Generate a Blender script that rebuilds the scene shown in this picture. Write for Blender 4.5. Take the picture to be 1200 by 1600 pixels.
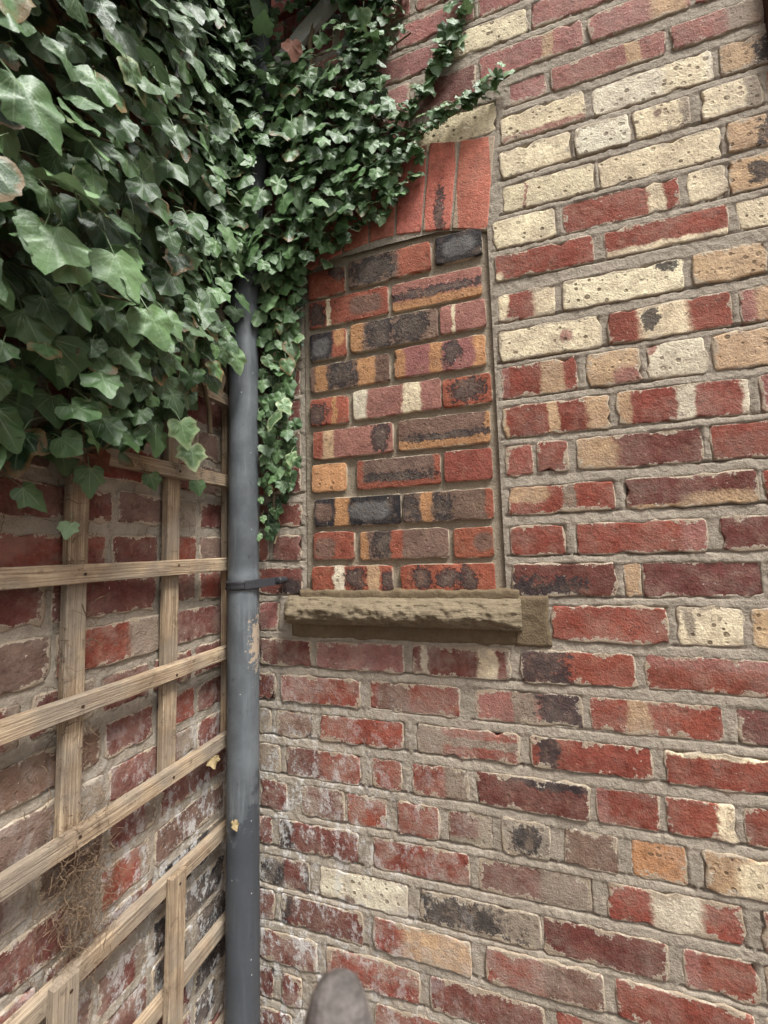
import bpy, bmesh, math, random, re
import numpy as np
from mathutils import Vector, Matrix

# ------------------------------------------------------------------ scene reset
for o in list(bpy.data.objects):
    bpy.data.objects.remove(o, do_unlink=True)
scene = bpy.context.scene
COL = scene.collection

# ------------------------------------------------------------------ camera
cam_d = bpy.data.cameras.new('camera')
cam = bpy.data.objects.new('camera', cam_d)
COL.objects.link(cam)
RT = Vector((0.95033615, 0.30995287, -0.02811434))
UPV = Vector((0.05441317, -0.07652998, 0.99558142))
FW = Vector((-0.30643173, 0.94766681, 0.08959473))
cam.matrix_world = Matrix(((RT.x, UPV.x, -FW.x, 0.78), (RT.y, UPV.y, -FW.y, -1.0),
                           (RT.z, UPV.z, -FW.z, 1.45), (0, 0, 0, 1)))
cam_d.sensor_fit = 'VERTICAL'
cam_d.sensor_height = 36.0
cam_d.lens = 657.47 / 1600 * 36.0
cam_d.clip_start = 0.01
cam_d.clip_end = 500
cam_d.dof.use_dof = True
cam_d.dof.focus_distance = 1.05
cam_d.dof.aperture_fstop = cam_d.lens * 0.001 / 0.0024
scene.camera = cam

# ------------------------------------------------------------------ sky, sun, exposure
SUN_EL, SUN_AZ = math.radians(60), math.radians(126)   # azimuth clockwise from +Y
world = bpy.data.worlds.new('World')
scene.world = world
world.use_nodes = True
wn = world.node_tree
wn.nodes.clear()
sky = wn.nodes.new('ShaderNodeTexSky')
sky.sky_type = 'NISHITA'
sky.sun_disc = False
sky.sun_elevation = SUN_EL
sky.sun_rotation = SUN_AZ
sky.dust_density = 4.0
sky.ozone_density = 0.6
hs = wn.nodes.new('ShaderNodeHueSaturation')          # overcast: the cloud takes the blue out
hs.inputs['Saturation'].default_value = 0.2
bg = wn.nodes.new('ShaderNodeBackground')
bg.inputs['Strength'].default_value = 0.05
wo = wn.nodes.new('ShaderNodeOutputWorld')
wn.links.new(sky.outputs[0], hs.inputs['Color'])
wn.links.new(hs.outputs[0], bg.inputs['Color'])
wn.links.new(bg.outputs[0], wo.inputs['Surface'])

sun_d = bpy.data.lights.new('sun', 'SUN')
sun_d.energy = 1.5
sun_d.angle = math.radians(16)
sun_d.color = (1.0, 0.985, 0.96)
sun = bpy.data.objects.new('sun', sun_d)
COL.objects.link(sun)
sdir = Vector((math.sin(SUN_AZ) * math.cos(SUN_EL), math.cos(SUN_AZ) * math.cos(SUN_EL), math.sin(SUN_EL)))
sun.rotation_euler = sdir.to_track_quat('Z', 'Y').to_euler()
sun.location = (1, -2, 5)

scene.view_settings.view_transform = 'Standard'
scene.view_settings.look = 'None'
scene.view_settings.exposure = 1.78
scene.view_settings.gamma = 1.0
scene.view_settings.use_curve_mapping = False
scene.render.engine = 'CYCLES'
scene.cycles.max_bounces = 4
scene.cycles.diffuse_bounces = 3
scene.cycles.glossy_bounces = 1
scene.cycles.transmission_bounces = 2
scene.cycles.use_adaptive_sampling = True
scene.cycles.adaptive_threshold = 0.02

# ------------------------------------------------------------------ helpers
def lin(r, g, b, k=1.0):
    f = lambda c: ((c / 255 + 0.055) / 1.055) ** 2.4 if c > 10 else c / 255 / 12.92
    return (f(r) * k, f(g) * k, f(b) * k)

def link(o, parent=None, ploc=None):
    COL.objects.link(o)
    if parent is not None:
        o.parent = parent
        if ploc is not None:
            o.matrix_parent_inverse = Matrix.Translation(-Vector(ploc))
    return o

def thing(name, loc, label, cat, group=None):
    e = bpy.data.objects.new(name, None)
    e.empty_display_size = 0.1
    e.location = loc
    COL.objects.link(e)
    tag(e, label, cat, group)
    return e

def tag(o, label=None, cat=None, group=None, kind=None):
    if label: o['label'] = label
    if cat: o['category'] = cat
    if group: o['group'] = group
    if kind: o['kind'] = kind
    return o

def mesh_np(name, V, F, smooth=True):
    """V (n,3) array, F list/array of equal-length or mixed faces."""
    me = bpy.data.meshes.new(name)
    if isinstance(F, np.ndarray):
        n, k = F.shape
        me.vertices.add(len(V)); me.vertices.foreach_set('co', np.asarray(V, np.float32).ravel())
        me.loops.add(n * k); me.loops.foreach_set('vertex_index', F.astype(np.int32).ravel())
        me.polygons.add(n)
        me.polygons.foreach_set('loop_start', np.arange(0, n * k, k, dtype=np.int32))
        me.update(calc_edges=True)
    else:
        me.from_pydata([tuple(v) for v in V], [], F)
    me.validate()
    if smooth:
        me.polygons.foreach_set('use_smooth', np.ones(len(me.polygons), bool))
    return me

def vnoise(X, Y, scale, seed):
    r = np.random.RandomState(seed)
    T = r.rand(256, 256)
    x, y = X * scale + 37.3, Y * scale + 71.7
    xi, yi = np.floor(x).astype(int), np.floor(y).astype(int)
    fx, fy = x - xi, y - yi
    fx = fx * fx * (3 - 2 * fx); fy = fy * fy * (3 - 2 * fy)
    g = lambda a, b: T[a % 256, b % 256]
    return (g(xi, yi) * (1 - fx) * (1 - fy) + g(xi + 1, yi) * fx * (1 - fy)
            + g(xi, yi + 1) * (1 - fx) * fy + g(xi + 1, yi + 1) * fx * fy) - 0.5

def fbm(X, Y, scale, seed, octv=4):
    s, a = 0, 1.0
    for i in range(octv):
        s = s + a * vnoise(X, Y, scale * 2 ** i, seed + i); a *= 0.55
    return s

# ---- shader node helper
class NT:
    def __init__(self, name):
        self.mat = bpy.data.materials.new(name)
        self.mat.use_nodes = True
        self.t = self.mat.node_tree
        self.t.nodes.clear()
    def node(self, typ, **kw):
        n = self.t.nodes.new(typ)
        for k, v in kw.items(): setattr(n, k, v)
        return n
    def put(self, sock, v):
        if v is None: return
        if isinstance(v, bpy.types.NodeSocket): self.t.links.new(v, sock)
        else:
            if hasattr(sock.default_value, '__len__') and not hasattr(v, '__len__'): v = (v,) * len(sock.default_value)
            if hasattr(sock.default_value, '__len__') and len(sock.default_value) == 4 and len(v) == 3: v = (*v, 1)
            sock.default_value = v
    def m(self, op, a, b=None, c=None, clamp=False):
        n = self.node('ShaderNodeMath', operation=op, use_clamp=clamp)
        for i, v in enumerate((a, b, c)): self.put(n.inputs[i], v)
        return n.outputs[0]
    def vm(self, op, a, b=None):
        n = self.node('ShaderNodeVectorMath', operation=op)
        self.put(n.inputs[0], a)
        if op == 'SCALE': self.put(n.inputs['Scale'], b)
        else: self.put(n.inputs[1], b)
        return n.outputs['Value'] if op in ('LENGTH', 'DOT_PRODUCT', 'DISTANCE') else n.outputs[0]
    def sep(self, v):
        n = self.node('ShaderNodeSeparateXYZ'); self.put(n.inputs[0], v); return n.outputs
    def comb(self, x, y, z):
        n = self.node('ShaderNodeCombineXYZ')
        for i, v in enumerate((x, y, z)): self.put(n.inputs[i], v)
        return n.outputs[0]
    def mix(self, f, a, b, mode='MIX'):
        n = self.node('ShaderNodeMix', data_type='RGBA', blend_type=mode)
        self.put(n.inputs[0], f); self.put(n.inputs[6], a); self.put(n.inputs[7], b)
        return n.outputs[2]
    def ss(self, v, a, b, lo=0.0, hi=1.0):
        n = self.node('ShaderNodeMapRange', interpolation_type='SMOOTHSTEP')
        for i, q in enumerate((v, a, b, lo, hi)): self.put(n.inputs[i], q)
        return n.outputs[0]
    def noise(self, vec, scale, detail=3, rough=0.55, out=0):
        n = self.node('ShaderNodeTexNoise')
        self.put(n.inputs['Vector'], vec); n.inputs['Scale'].default_value = scale
        n.inputs['Detail'].default_value = detail; n.inputs['Roughness'].default_value = rough
        return n.outputs[out]
    def voro(self, vec, scale, feature='F1'):
        n = self.node('ShaderNodeTexVoronoi', feature=feature)
        self.put(n.inputs['Vector'], vec); n.inputs['Scale'].default_value = scale
        return n
    def attr(self, name, typ='GEOMETRY'):
        return self.node('ShaderNodeAttribute', attribute_name=name, attribute_type=typ).outputs
    def done(self, col, rough=0.85, height=None, bump=0.5, dist=0.002, spec=0.25, extra=None):
        p = self.node('ShaderNodeBsdfPrincipled')
        self.put(p.inputs['Base Color'], col); self.put(p.inputs['Roughness'], rough)
        self.put(p.inputs['Specular IOR Level'], spec)
        if height is not None:
            b = self.node('ShaderNodeBump'); b.inputs['Strength'].default_value = bump
            b.inputs['Distance'].default_value = dist
            self.put(b.inputs['Height'], height); self.t.links.new(b.outputs[0], p.inputs['Normal'])
            self.bumpout = b.outputs[0]
        sh = p.outputs[0]
        if extra: sh = extra(p)
        o = self.node('ShaderNodeOutputMaterial')
        self.t.links.new(sh, o.inputs['Surface'])
        return self.mat

# ------------------------------------------------------------------ materials
MORTAR_OLD = lin(160, 149, 134)
MORTAR_NEW = lin(148, 136, 118)

def salt_mask(g, pos):
    """white lime bloom low down beside the inner corner"""
    s = g.sep(pos)
    r = g.m('SUBTRACT', s[0], s[1])                     # distance-like from the corner along either wall
    near = g.ss(r, 0.80, 0.08)
    low = g.ss(s[2], 1.3, 0.75)
    n = g.ss(g.noise(g.vm('MULTIPLY', pos, (1.2, 1.2, 0.8)), 22, 5, 0.8), 0.50, 0.60)
    return g.m('MULTIPLY', g.m('MULTIPLY', near, low), n)

def brick_material():
    g = NT('fired_brick')
    P = g.node('ShaderNodeTexCoord').outputs['Object']
    pos = g.node('ShaderNodeNewGeometry').outputs['Position']
    dim = g.sep(g.attr('dim', 'OBJECT')[1])
    par = g.sep(g.attr('par', 'OBJECT')[1])
    seed = dim[2]
    off = g.comb(g.m('MULTIPLY', seed, 13.1), g.m('MULTIPLY', seed, 7.7), g.m('MULTIPLY', seed, 3.3))
    Q = g.vm('ADD', P, off)
    n1 = g.noise(Q, 24, 2, 0.6, 1)
    n2 = g.noise(Q, 120, 3, 0.75, 1)
    w2 = g.vm('SCALE', g.vm('SUBTRACT', n2, (0.5, 0.5, 0.5)), 0.017)
    W = g.sep(g.vm('ADD', P, g.vm('ADD', g.vm('SCALE', g.vm('SUBTRACT', n1, (0.5, 0.5, 0.5)), 0.022), w2)))
    base = g.attr('c0', 'OBJECT')[0]
    s1, s2 = g.sep(n1), g.sep(n2)
    big = s1[1]
    mid = g.noise(Q, 60, 4, 0.68)
    fine = g.noise(Q, 240, 3, 0.75)
    grit = g.noise(Q, 105, 4, 0.8)
    col = base
    for k in 'ABCD':
        a = g.attr('p' + k, 'OBJECT')
        v = g.sep(a[1])
        dx = g.m('DIVIDE', g.m('ABSOLUTE', g.m('SUBTRACT', W[0], v[0])), v[1])
        dz = g.m('DIVIDE', g.m('ABSOLUTE', g.m('SUBTRACT', W[2], v[2])), a[3])
        d = g.m('POWER', g.m('ADD', g.m('POWER', dx, 3.0), g.m('POWER', dz, 3.0)), 0.3333)
        ca = g.attr('c' + k, 'OBJECT')
        # burnt patches: grey-brown skin inside, black crust round the rim
        dark = g.m('LESS_THAN', ca[2], 0.085)
        d = g.m('ADD', d, g.m('MULTIPLY', dark, g.m('ADD', g.m('MULTIPLY', g.m('SUBTRACT', grit, 0.5), 2.6), g.m('MULTIPLY', g.m('SUBTRACT', s1[0], 0.5), 1.6))))
        mk = g.ss(d, g.m('SUBTRACT', 1.22, g.m('MULTIPLY', dark, 0.1)), g.m('ADD', 0.78, g.m('MULTIPLY', dark, 0.1)))
        core = g.m('MULTIPLY', g.m('MULTIPLY', dark, g.m('LESS_THAN', par[1], 0.4)), g.ss(g.m('ADD', d, g.m('MULTIPLY', s2[1], 0.7)), 1.15, 0.75))
        pc = g.mix(g.m('MULTIPLY', core, 0.75), ca[0], lin(100, 90, 81))
        col = g.mix(g.m('MULTIPLY', mk, 0.9), col, pc)
    tone = g.m('ADD', g.m('MULTIPLY', g.m('SUBTRACT', big, 0.5), 1.0), g.m('ADD', g.m('MULTIPLY', g.m('SUBTRACT', mid, 0.5), 0.8), g.m('MULTIPLY', g.m('SUBTRACT', grit, 0.5), 0.55)))
    tone = g.m('ADD', tone, g.m('MULTIPLY', g.m('SUBTRACT', fine, 0.5), 0.5))
    tone = g.m('MAXIMUM', g.m('ADD', tone, 1.0), 0.05)
    t2 = g.m('POWER', tone, 1.12)
    col = g.vm('MULTIPLY', col, g.comb(tone, t2, t2))
    # paler worn skin
    wn_ = g.noise(Q, 36, 4, 0.75)
    worn = g.ss(wn_, 0.5, 0.72)
    col = g.mix(g.m('MULTIPLY', worn, 0.35), col, g.mix(0.5, base, lin(196, 164, 136)))
    burn = g.m('MULTIPLY', g.ss(s2[2], 0.62, 0.70), g.m('MULTIPLY', par[0], 0.8))
    v1 = g.voro(Q, 74); v2 = g.voro(Q, 40)
    c1 = g.sep(v1.outputs['Color'])
    pit = g.m('MULTIPLY', g.ss(v1.outputs['Distance'], g.m('MULTIPLY', c1[2], 0.50), g.m('MULTIPLY', c1[2], 0.32)), g.m('GREATER_THAN', c1[0], 0.34))
    pit2 = g.m('MULTIPLY', g.ss(v2.outputs['Distance'], 0.2, 0.13), g.m('GREATER_THAN', g.sep(v2.outputs['Color'])[1], 0.88))
    pits = g.m('MAXIMUM', g.m('MULTIPLY', pit, g.ss(s1[0], 0.34, 0.56)), pit2)
    pits = g.m('MULTIPLY', pits, par[0], clamp=True)
    col = g.mix(g.m('MULTIPLY', pits, 0.85), col, lin(92, 72, 50))
    col = g.mix(g.m('MULTIPLY', burn, 0.5), col, lin(84, 66, 58))
    soot = g.m('MULTIPLY', g.ss(g.noise(g.vm('ADD', pos, off), 19, 4, 0.7), 0.58, 0.72), par[0])
    col = g.mix(g.m('MULTIPLY', soot, 0.42), col, lin(96, 88, 78))
    # hairline scores and cracks
    vc = g.voro(g.vm('ADD', g.vm('MULTIPLY', Q, (0.6, 1, 1.3)), g.vm('SCALE', n1, 0.05)), 22, 'DISTANCE_TO_EDGE')
    crack = g.m('MULTIPLY', g.ss(vc.outputs['Distance'], 0.035, 0.012), g.ss(mid, 0.54, 0.60))
    col = g.mix(g.m('MULTIPLY', crack, 0.6), col, lin(70, 50, 44))
    # cement film
    film = g.m('MULTIPLY', g.ss(g.noise(g.vm('ADD', pos, off), 13, 5, 0.74), 0.38, 0.68), par[2], clamp=True)
    col = g.mix(film, col, lin(166, 150, 136))
    # mortar smeared over the arrises
    sp_ = g.sep(P)
    ax = g.m('SUBTRACT', dim[0], g.m('ABSOLUTE', sp_[0]))
    az = g.m('SUBTRACT', dim[1], g.m('ABSOLUTE', sp_[2]))
    e = g.m('MINIMUM', ax, az)
    sm_n = g.m('ADD', g.m('MULTIPLY', g.ss(g.m('ADD', s1[2], g.m('MULTIPLY', g.m('SUBTRACT', grit, 0.5), 0.8)), 0.46, 0.78), 0.012), g.m('MULTIPLY', s2[0], 0.004))
    qe = g.m('SUBTRACT', e, g.m('MULTIPLY', sm_n, par[1]))
    smear = g.ss(qe, 0.0012, -0.0010)
    lip = g.m('MULTIPLY', g.ss(g.m('ABSOLUTE', g.m('ADD', qe, 0.0008)), 0.0020, 0.0006), g.m('MULTIPLY', g.ss(grit, 0.40, 0.58), par[1]), clamp=True)
    mcol = g.vm('SCALE', lin(168, 153, 132), g.m('ADD', 0.66, g.m('MULTIPLY', mid, 0.65)))
    col = g.mix(g.m('MULTIPLY', smear, 0.92), col, mcol)
    col = g.mix(g.m('MULTIPLY', lip, 0.6), col, lin(206, 195, 178))
    # lime specks
    v4 = g.voro(g.vm('ADD', Q, w2), 70)
    spk = g.m('MULTIPLY', g.ss(v4.outputs['Distance'], 0.13, 0.07), g.m('GREATER_THAN', g.sep(v4.outputs['Color'])[2], 0.84))
    col = g.mix(g.m('MULTIPLY', spk, 0.8), col, lin(214, 204, 188))
    col = g.mix(g.m('MULTIPLY', salt_mask(g, pos), 0.8), col, lin(206, 204, 200))
    h = g.m('ADD', g.m('MULTIPLY', mid, 0.6), g.m('ADD', g.m('MULTIPLY', fine, 0.25), g.m('MULTIPLY', grit, 0.5)))
    h = g.m('SUBTRACT', h, g.m('MULTIPLY', pit, g.m('MULTIPLY', par[0], 0.5)))
    return g.done(col, 0.86, h, 0.8, 0.005, 0.2)

def mortar_material(name, c, salt=True, dirt=0.5, sand=1.0, streak=False):
    g = NT(name)
    pos = g.node('ShaderNodeNewGeometry').outputs['Position']
    a = g.noise(pos, 9, 3, 0.62); b = g.noise(pos, 70, 4, 0.75); f = g.noise(pos, 260, 3, 0.75)
    t = g.m('ADD', 0.1, g.m('ADD', g.m('MULTIPLY', a, 0.6), g.m('ADD', g.m('MULTIPLY', b, 0.7), g.m('MULTIPLY', f, 0.5))))
    col = g.vm('SCALE', c, t)
    dk = g.ss(g.noise(pos, 21, 4, 0.74), 0.52, 0.72)
    col = g.mix(g.m('MULTIPLY', dk, dirt), col, lin(96, 84, 70))
    v = g.voro(pos, 330)
    sp = g.m('MULTIPLY', g.ss(v.outputs['Distance'], 0.3, 0.15), g.m('GREATER_THAN', g.sep(v.outputs['Color'])[0], 0.8))
    col = g.mix(g.m('MULTIPLY', sp, 0.6 * sand), col, g.mix(g.sep(v.outputs['Color'])[1], lin(70, 58, 48), lin(214, 204, 186)))
    if salt:
        col = g.mix(g.m('MULTIPLY', salt_mask(g, pos), 0.85), col, lin(206, 203, 198))
    h = g.m('ADD', g.m('MULTIPLY', b, 0.8), g.m('MULTIPLY', f, 0.5))
    if streak:
        q = g.vm('MULTIPLY', pos, (18, 60, 120))
        st = g.noise(q, 1.6, 4, 0.6)
        h = g.m('ADD', h, g.m('MULTIPLY', st, 1.2))
        col = g.mix(g.ss(st, 0.56, 0.68, 0, 0.45), col, lin(84, 72, 56))
    return g.done(col, 0.93, h, 0.9, 0.005, 0.15)

def wood_material():
    g = NT('weathered_batten_wood')
    P = g.node('ShaderNodeTexCoord').outputs['Object']
    rnd = g.node('ShaderNodeObjectInfo').outputs['Random']
    Q = g.vm('ADD', P, g.comb(g.m('MULTIPLY', rnd, 31), g.m('MULTIPLY', rnd, 17), g.m('MULTIPLY', rnd, 9)))
    wv = g.vm('ADD', Q, g.vm('SCALE', g.noise(g.vm('MULTIPLY', Q, (6, 20, 20)), 1, 3, 0.5, 1), 0.006))
    gr = g.noise(g.vm('MULTIPLY', wv, (7, 330, 330)), 1.0, 3, 0.6)
    gr2 = g.noise(g.vm('MULTIPLY', wv, (20, 900, 900)), 1.0, 2, 0.6)
    bl = g.noise(Q, 16, 5, 0.65)
    col = g.mix(g.ss(gr, 0.34, 0.66), lin(150, 128, 104), lin(202, 180, 150))
    col = g.mix(g.ss(gr2, 0.55, 0.72, 0, 0.4), col, lin(112, 92, 76))
    col = g.mix(g.ss(bl, 0.42, 0.7, 0, 0.6), col, lin(122, 102, 82))
    col = g.vm('SCALE', col, g.m('ADD', 0.8, g.m('MULTIPLY', rnd, 0.3)))
    col = g.mix(g.ss(g.noise(Q, 7, 3, 0.6), 0.40, 0.60, 0, 0.65), col, lin(140, 131, 119))
    stain = g.ss(g.noise(Q, 36, 5, 0.75), 0.55, 0.70)
    col = g.mix(g.m('MULTIPLY', stain, 0.6), col, lin(78, 62, 50))
    pale = g.ss(g.noise(Q, 48, 5, 0.72), 0.62, 0.74)
    col = g.mix(g.m('MULTIPLY', pale, 0.5), col, lin(196, 182, 160))
    h = g.m('ADD', g.m('MULTIPLY', gr, 1.0), g.m('ADD', g.m('MULTIPLY', gr2, 0.5), g.m('MULTIPLY', bl, 0.6)))
    return g.done(col, 0.88, h, 0.8, 0.003, 0.15)

def pipe_material():
    g = NT('grey_painted_pipe')
    P = g.node('ShaderNodeTexCoord').outputs['Object']
    s = g.sep(P)
    a = g.noise(P, 9, 5, 0.6); b = g.noise(P, 60, 5, 0.7)
    col = g.mix(g.ss(a, 0.3, 0.72), lin(76, 80, 83), lin(104, 109, 112))
    streaks = g.noise(g.vm('MULTIPLY', P, (60, 60, 5)), 1, 4, 0.65)
    col = g.mix(g.ss(streaks, 0.5, 0.72, 0, 0.4), col, lin(132, 137, 140))
    col = g.mix(g.ss(b, 0.58, 0.72, 0, 0.4), col, lin(60, 63, 66))
    low = g.ss(g.m('ADD', s[2], g.m('MULTIPLY', g.m('SUBTRACT', g.noise(P, 18, 4, 0.65), 0.5), 0.9)), 0.86, 0.80)
    col = g.mix(g.m('MULTIPLY', low, 0.75), col, lin(58, 61, 66))
    # chipped patch of bare buff ground on the side towards the window
    e = g.m('ADD', g.m('MULTIPLY', g.m('SUBTRACT', g.noise(P, 70, 5, 0.7), 0.5), 0.05), 0.0)
    dz = g.m('DIVIDE', g.m('ABSOLUTE', g.m('SUBTRACT', s[2], 1.23)), 0.10)
    dx = g.m('SUBTRACT', g.m('ADD', s[0], e), 0.0335)
    chip = g.ss(g.m('SUBTRACT', dx, g.m('MULTIPLY', g.m('POWER', dz, 2.0), 0.012)), -0.001, 0.002)
    col = g.mix(chip, col, lin(170, 152, 132))
    v = g.voro(P, 55)
    sp = g.m('MULTIPLY', g.ss(v.outputs['Distance'], 0.1, 0.05), g.m('GREATER_THAN', g.sep(v.outputs['Color'])[0], 0.88))
    col = g.mix(g.m('MULTIPLY', sp, 0.8), col, lin(205, 205, 200))
    d2 = g.ss(g.noise(P, 33, 5, 0.7), 0.62, 0.7)
    col = g.mix(g.m('MULTIPLY', d2, 0.55), col, lin(48, 48, 50))
    rough = g.m('ADD', 0.42, g.m('MULTIPLY', b, 0.3))
    h = g.m('ADD', g.m('MULTIPLY', b, 0.6), g.m('MULTIPLY', chip, -0.5))
    return g.done(col, rough, h, 0.35, 0.002, 0.4)

def plain(name, c, rough=0.7, var=0.4, scale=40, bump=0.4, spec=0.25):
    g = NT(name)
    P = g.node('ShaderNodeTexCoord').outputs['Object']
    a = g.noise(P, scale, 5, 0.68)
    b = g.noise(P, scale * 5, 3, 0.65)
    col = g.vm('SCALE', c, g.m('ADD', 1 - var * 0.75, g.m('ADD', g.m('MULTIPLY', a, var), g.m('MULTIPLY', b, var * 0.5))))
    return g.done(col, rough, g.m('ADD', a, g.m('MULTIPLY', b, 0.5)), bump, 0.003, spec)

def leaf_material():
    g = NT('ivy_leaf')
    lf = g.sep(g.attr('leaf')[1])          # x, y on the blade, random
    tn = g.sep(g.attr('tone')[1])          # variegation, paleness, edge
    x, y, r = lf[0], lf[1], lf[2]
    sv = g.comb(x, y, g.m('MULTIPLY', r, 40))
    col = g.mix(r, lin(34, 56, 31), lin(108, 143, 88))
    col = g.mix(g.ss(g.noise(sv, 5, 4, 0.65), 0.4, 0.7, 0, 0.45), col, lin(62, 94, 54))
    col = g.mix(g.m('MULTIPLY', tn[1], 0.8), col, lin(150, 174, 132))
    # palmate veins
    yy = g.m('SUBTRACT', y, 0.06)
    veins = None
    x_ = g.m('ABSOLUTE', x)
    for ang, ln in ((0, 1.0), (36, 0.8), (78, 0.55), (18, .5), (56, .5)):
        c, s = math.cos(math.radians(ang)), math.sin(math.radians(ang))
        along = g.m('ADD', g.m('MULTIPLY', x_, s), g.m('MULTIPLY', yy, c))
        across = g.m('ABSOLUTE', g.m('SUBTRACT', g.m('MULTIPLY', x_, c), g.m('MULTIPLY', yy, s)))
        wdt = 0.017 if ln > 0.5 else 0.008
        k = g.m('MULTIPLY', g.ss(across, wdt, wdt * 0.2), g.m('GREATER_THAN', along, 0.0))
        k = g.m('MULTIPLY', k, g.ss(along, ln, ln * 0.3))
        veins = k if veins is None else g.m('MAXIMUM', veins, k)
    col = g.mix(g.m('MULTIPLY', veins, 0.36), col, lin(168, 188, 146))
    # browned tips and blotches on a few old leaves
    old = g.m('MULTIPLY', g.m('LESS_THAN', g.m('FRACT', g.m('MULTIPLY', r, 57.3)), 0.07), g.ss(g.m('ADD', tn[2], g.m('MULTIPLY', g.noise(sv, 4, 3, 0.6), 0.9)), 1.1, 1.4))
    col = g.mix(g.m('MULTIPLY', old, 0.8), col, lin(128, 100, 66))
    # cream variegated margin
    n2 = g.m('MULTIPLY', g.m('SUBTRACT', g.noise(sv, 6, 4, 0.7), 0.5), 0.5)
    vg = g.m('MULTIPLY', g.ss(g.m('ADD', tn[2], n2), 0.62, 0.9), tn[0])
    col = g.mix(g.m('MULTIPLY', vg, 0.5), col, lin(196, 204, 158))
    bf = g.node('ShaderNodeNewGeometry').outputs['Backfacing']
    col = g.mix(g.m('MULTIPLY', bf, 0.35), col, lin(122, 140, 108))
    h = g.noise(sv, 7, 3, 0.6)
    rough = g.m('ADD', 0.38, g.m('MULTIPLY', g.noise(sv, 9, 3), 0.25))
    def extra(p):
        tr = g.node('ShaderNodeBsdfTranslucent')
        g.put(tr.inputs[0], col)
        mx = g.node('ShaderNodeMixShader'); mx.inputs[0].default_value = 0.14
        g.t.links.new(p.outputs[0], mx.inputs[1]); g.t.links.new(tr.outputs[0], mx.inputs[2])
        return mx.outputs[0]
    return g.done(col, rough, h, 0.4, 0.004, 0.6, extra)

M_BRICK = brick_material()
M_MORTAR = mortar_material('old_lime_mortar', MORTAR_OLD)
M_NEW = mortar_material('new_sand_mortar', MORTAR_NEW, salt=False, dirt=0.15, sand=0.5)
M_SILL = mortar_material('rough_rendered_sill', lin(130, 117, 96), salt=False, dirt=0.55, sand=0.8, streak=True)
M_DAMP = mortar_material('damp_brown_mortar', lin(114, 99, 78), salt=False, dirt=0.3, sand=0.5)
M_WOOD = wood_material()
M_PIPE = pipe_material()
M_CLIP = plain('black_clip', lin(52, 52, 55), 0.5, 0.5, 60, 0.4, 0.4)
M_STEM = plain('ivy_stem_bark', lin(112, 96, 74), 0.85, 0.7, 60, 0.8)
M_LEAF = leaf_material()
M_DRY = plain('dry_leaf', lin(168, 148, 110), 0.8, 0.6, 60, 0.5)
M_DEAD = plain('dead_brown_leaf', lin(104, 66, 50), 0.8, 0.6, 60, 0.5)
M_ROOT = plain('dry_root_fibre', lin(120, 100, 80), 0.9, 1.2, 40, 0.3)
M_POST = plain('weathered_grey_post', lin(104, 98, 94), 0.9, 2.1, 70, 1.0)
M_BOARD = plain('grey_weathered_board', lin(186, 184, 178), 0.85, 0.5, 40, 0.6)
M_GROUND = plain('concrete_yard', lin(100, 96, 90), 0.9, 0.5, 6, 0.5)
M_FRAME = plain('dark_brown_timber', lin(70, 46, 36), 0.6, 0.5, 30, 0.4)
M_NAIL = plain('rusty_nail', lin(70, 52, 42), 0.6, 0.5, 200, 0.4)

# ------------------------------------------------------------------ ground
me = mesh_np('ground', np.array([(-20, -20, 0), (20, -20, 0), (20, 20, 0), (-20, 20, 0)], float), [[0, 1, 2, 3]])
me.materials.append(M_GROUND)
tag(link(bpy.data.objects.new('ground', me)), kind='structure')

# ------------------------------------------------------------------ bricks
PAL = {'r': lin(136, 73, 60), 'd': lin(110, 64, 57), 'p': lin(152, 103, 94), 'y': lin(230, 214, 180), 's': lin(106, 104, 102),
       'w': lin(226, 216, 190), 'g': lin(142, 130, 114), 'b': lin(116, 92, 80), 'o': lin(186, 138, 96),
       'k': lin(48, 46, 48), 't': lin(188, 158, 124), 'f': lin(150, 85, 66)}
RNG = random.Random(7)

def parse_patches(s, L, H):
    out = []
    for tok in s.split():
        if tok[0] == 'E':
            c = tok[1]; a = [float(v) for v in tok[2:].split('/')]
            out.append((c, (a[0] - .5) * L, a[1] * L, (a[2] - .5) * H, a[3] * H))
        elif tok[0] in 'BT':
            c = tok[1]; h = float(tok[2:])
            cv = (-0.5 if tok[0] == 'B' else 0.5) * H
            out.append((c, 0.0, 5.0, cv, h * H))
        else:
            c = tok[0]; m = re.match(r'(-?[\d.]+)-([\d.]+)', tok[1:])
            a, b = float(m.group(1)), float(m.group(2))
            out.append((c, ((a + b) / 2 - .5) * L, (b - a) / 2 * L, 0.0, 5.0))
    return out[:4]

def rough_ring(w, h, rng, rad=0.006, amp=0.0016, step=0.021):
    """outline points of a worn rectangle, counter-clockwise in (x, z)"""
    pts = []
    cor = [(-w, -h), (w, -h), (w, h), (-w, h)]
    for i in range(4):
        a, b = cor[i], cor[(i + 1) % 4]
        L = math.hypot(b[0] - a[0], b[1] - a[1])
        dx, dz = (b[0] - a[0]) / L, (b[1] - a[1]) / L
        nx, nz = dz, -dx
        n = max(2, int((L - 2 * rad) / step) + 1)
        for k in range(n + 1):
            t = rad + (L - 2 * rad) * k / n
            o = rng.gauss(0, amp) - (abs(rng.gauss(0, amp * 2.2)) if rng.random() < 0.14 else 0)
            if k in (0, n): o -= rng.random() * 0.0015
            pts.append((a[0] + dx * t + nx * o, a[1] + dz * t + nz * o))
    return pts

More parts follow.
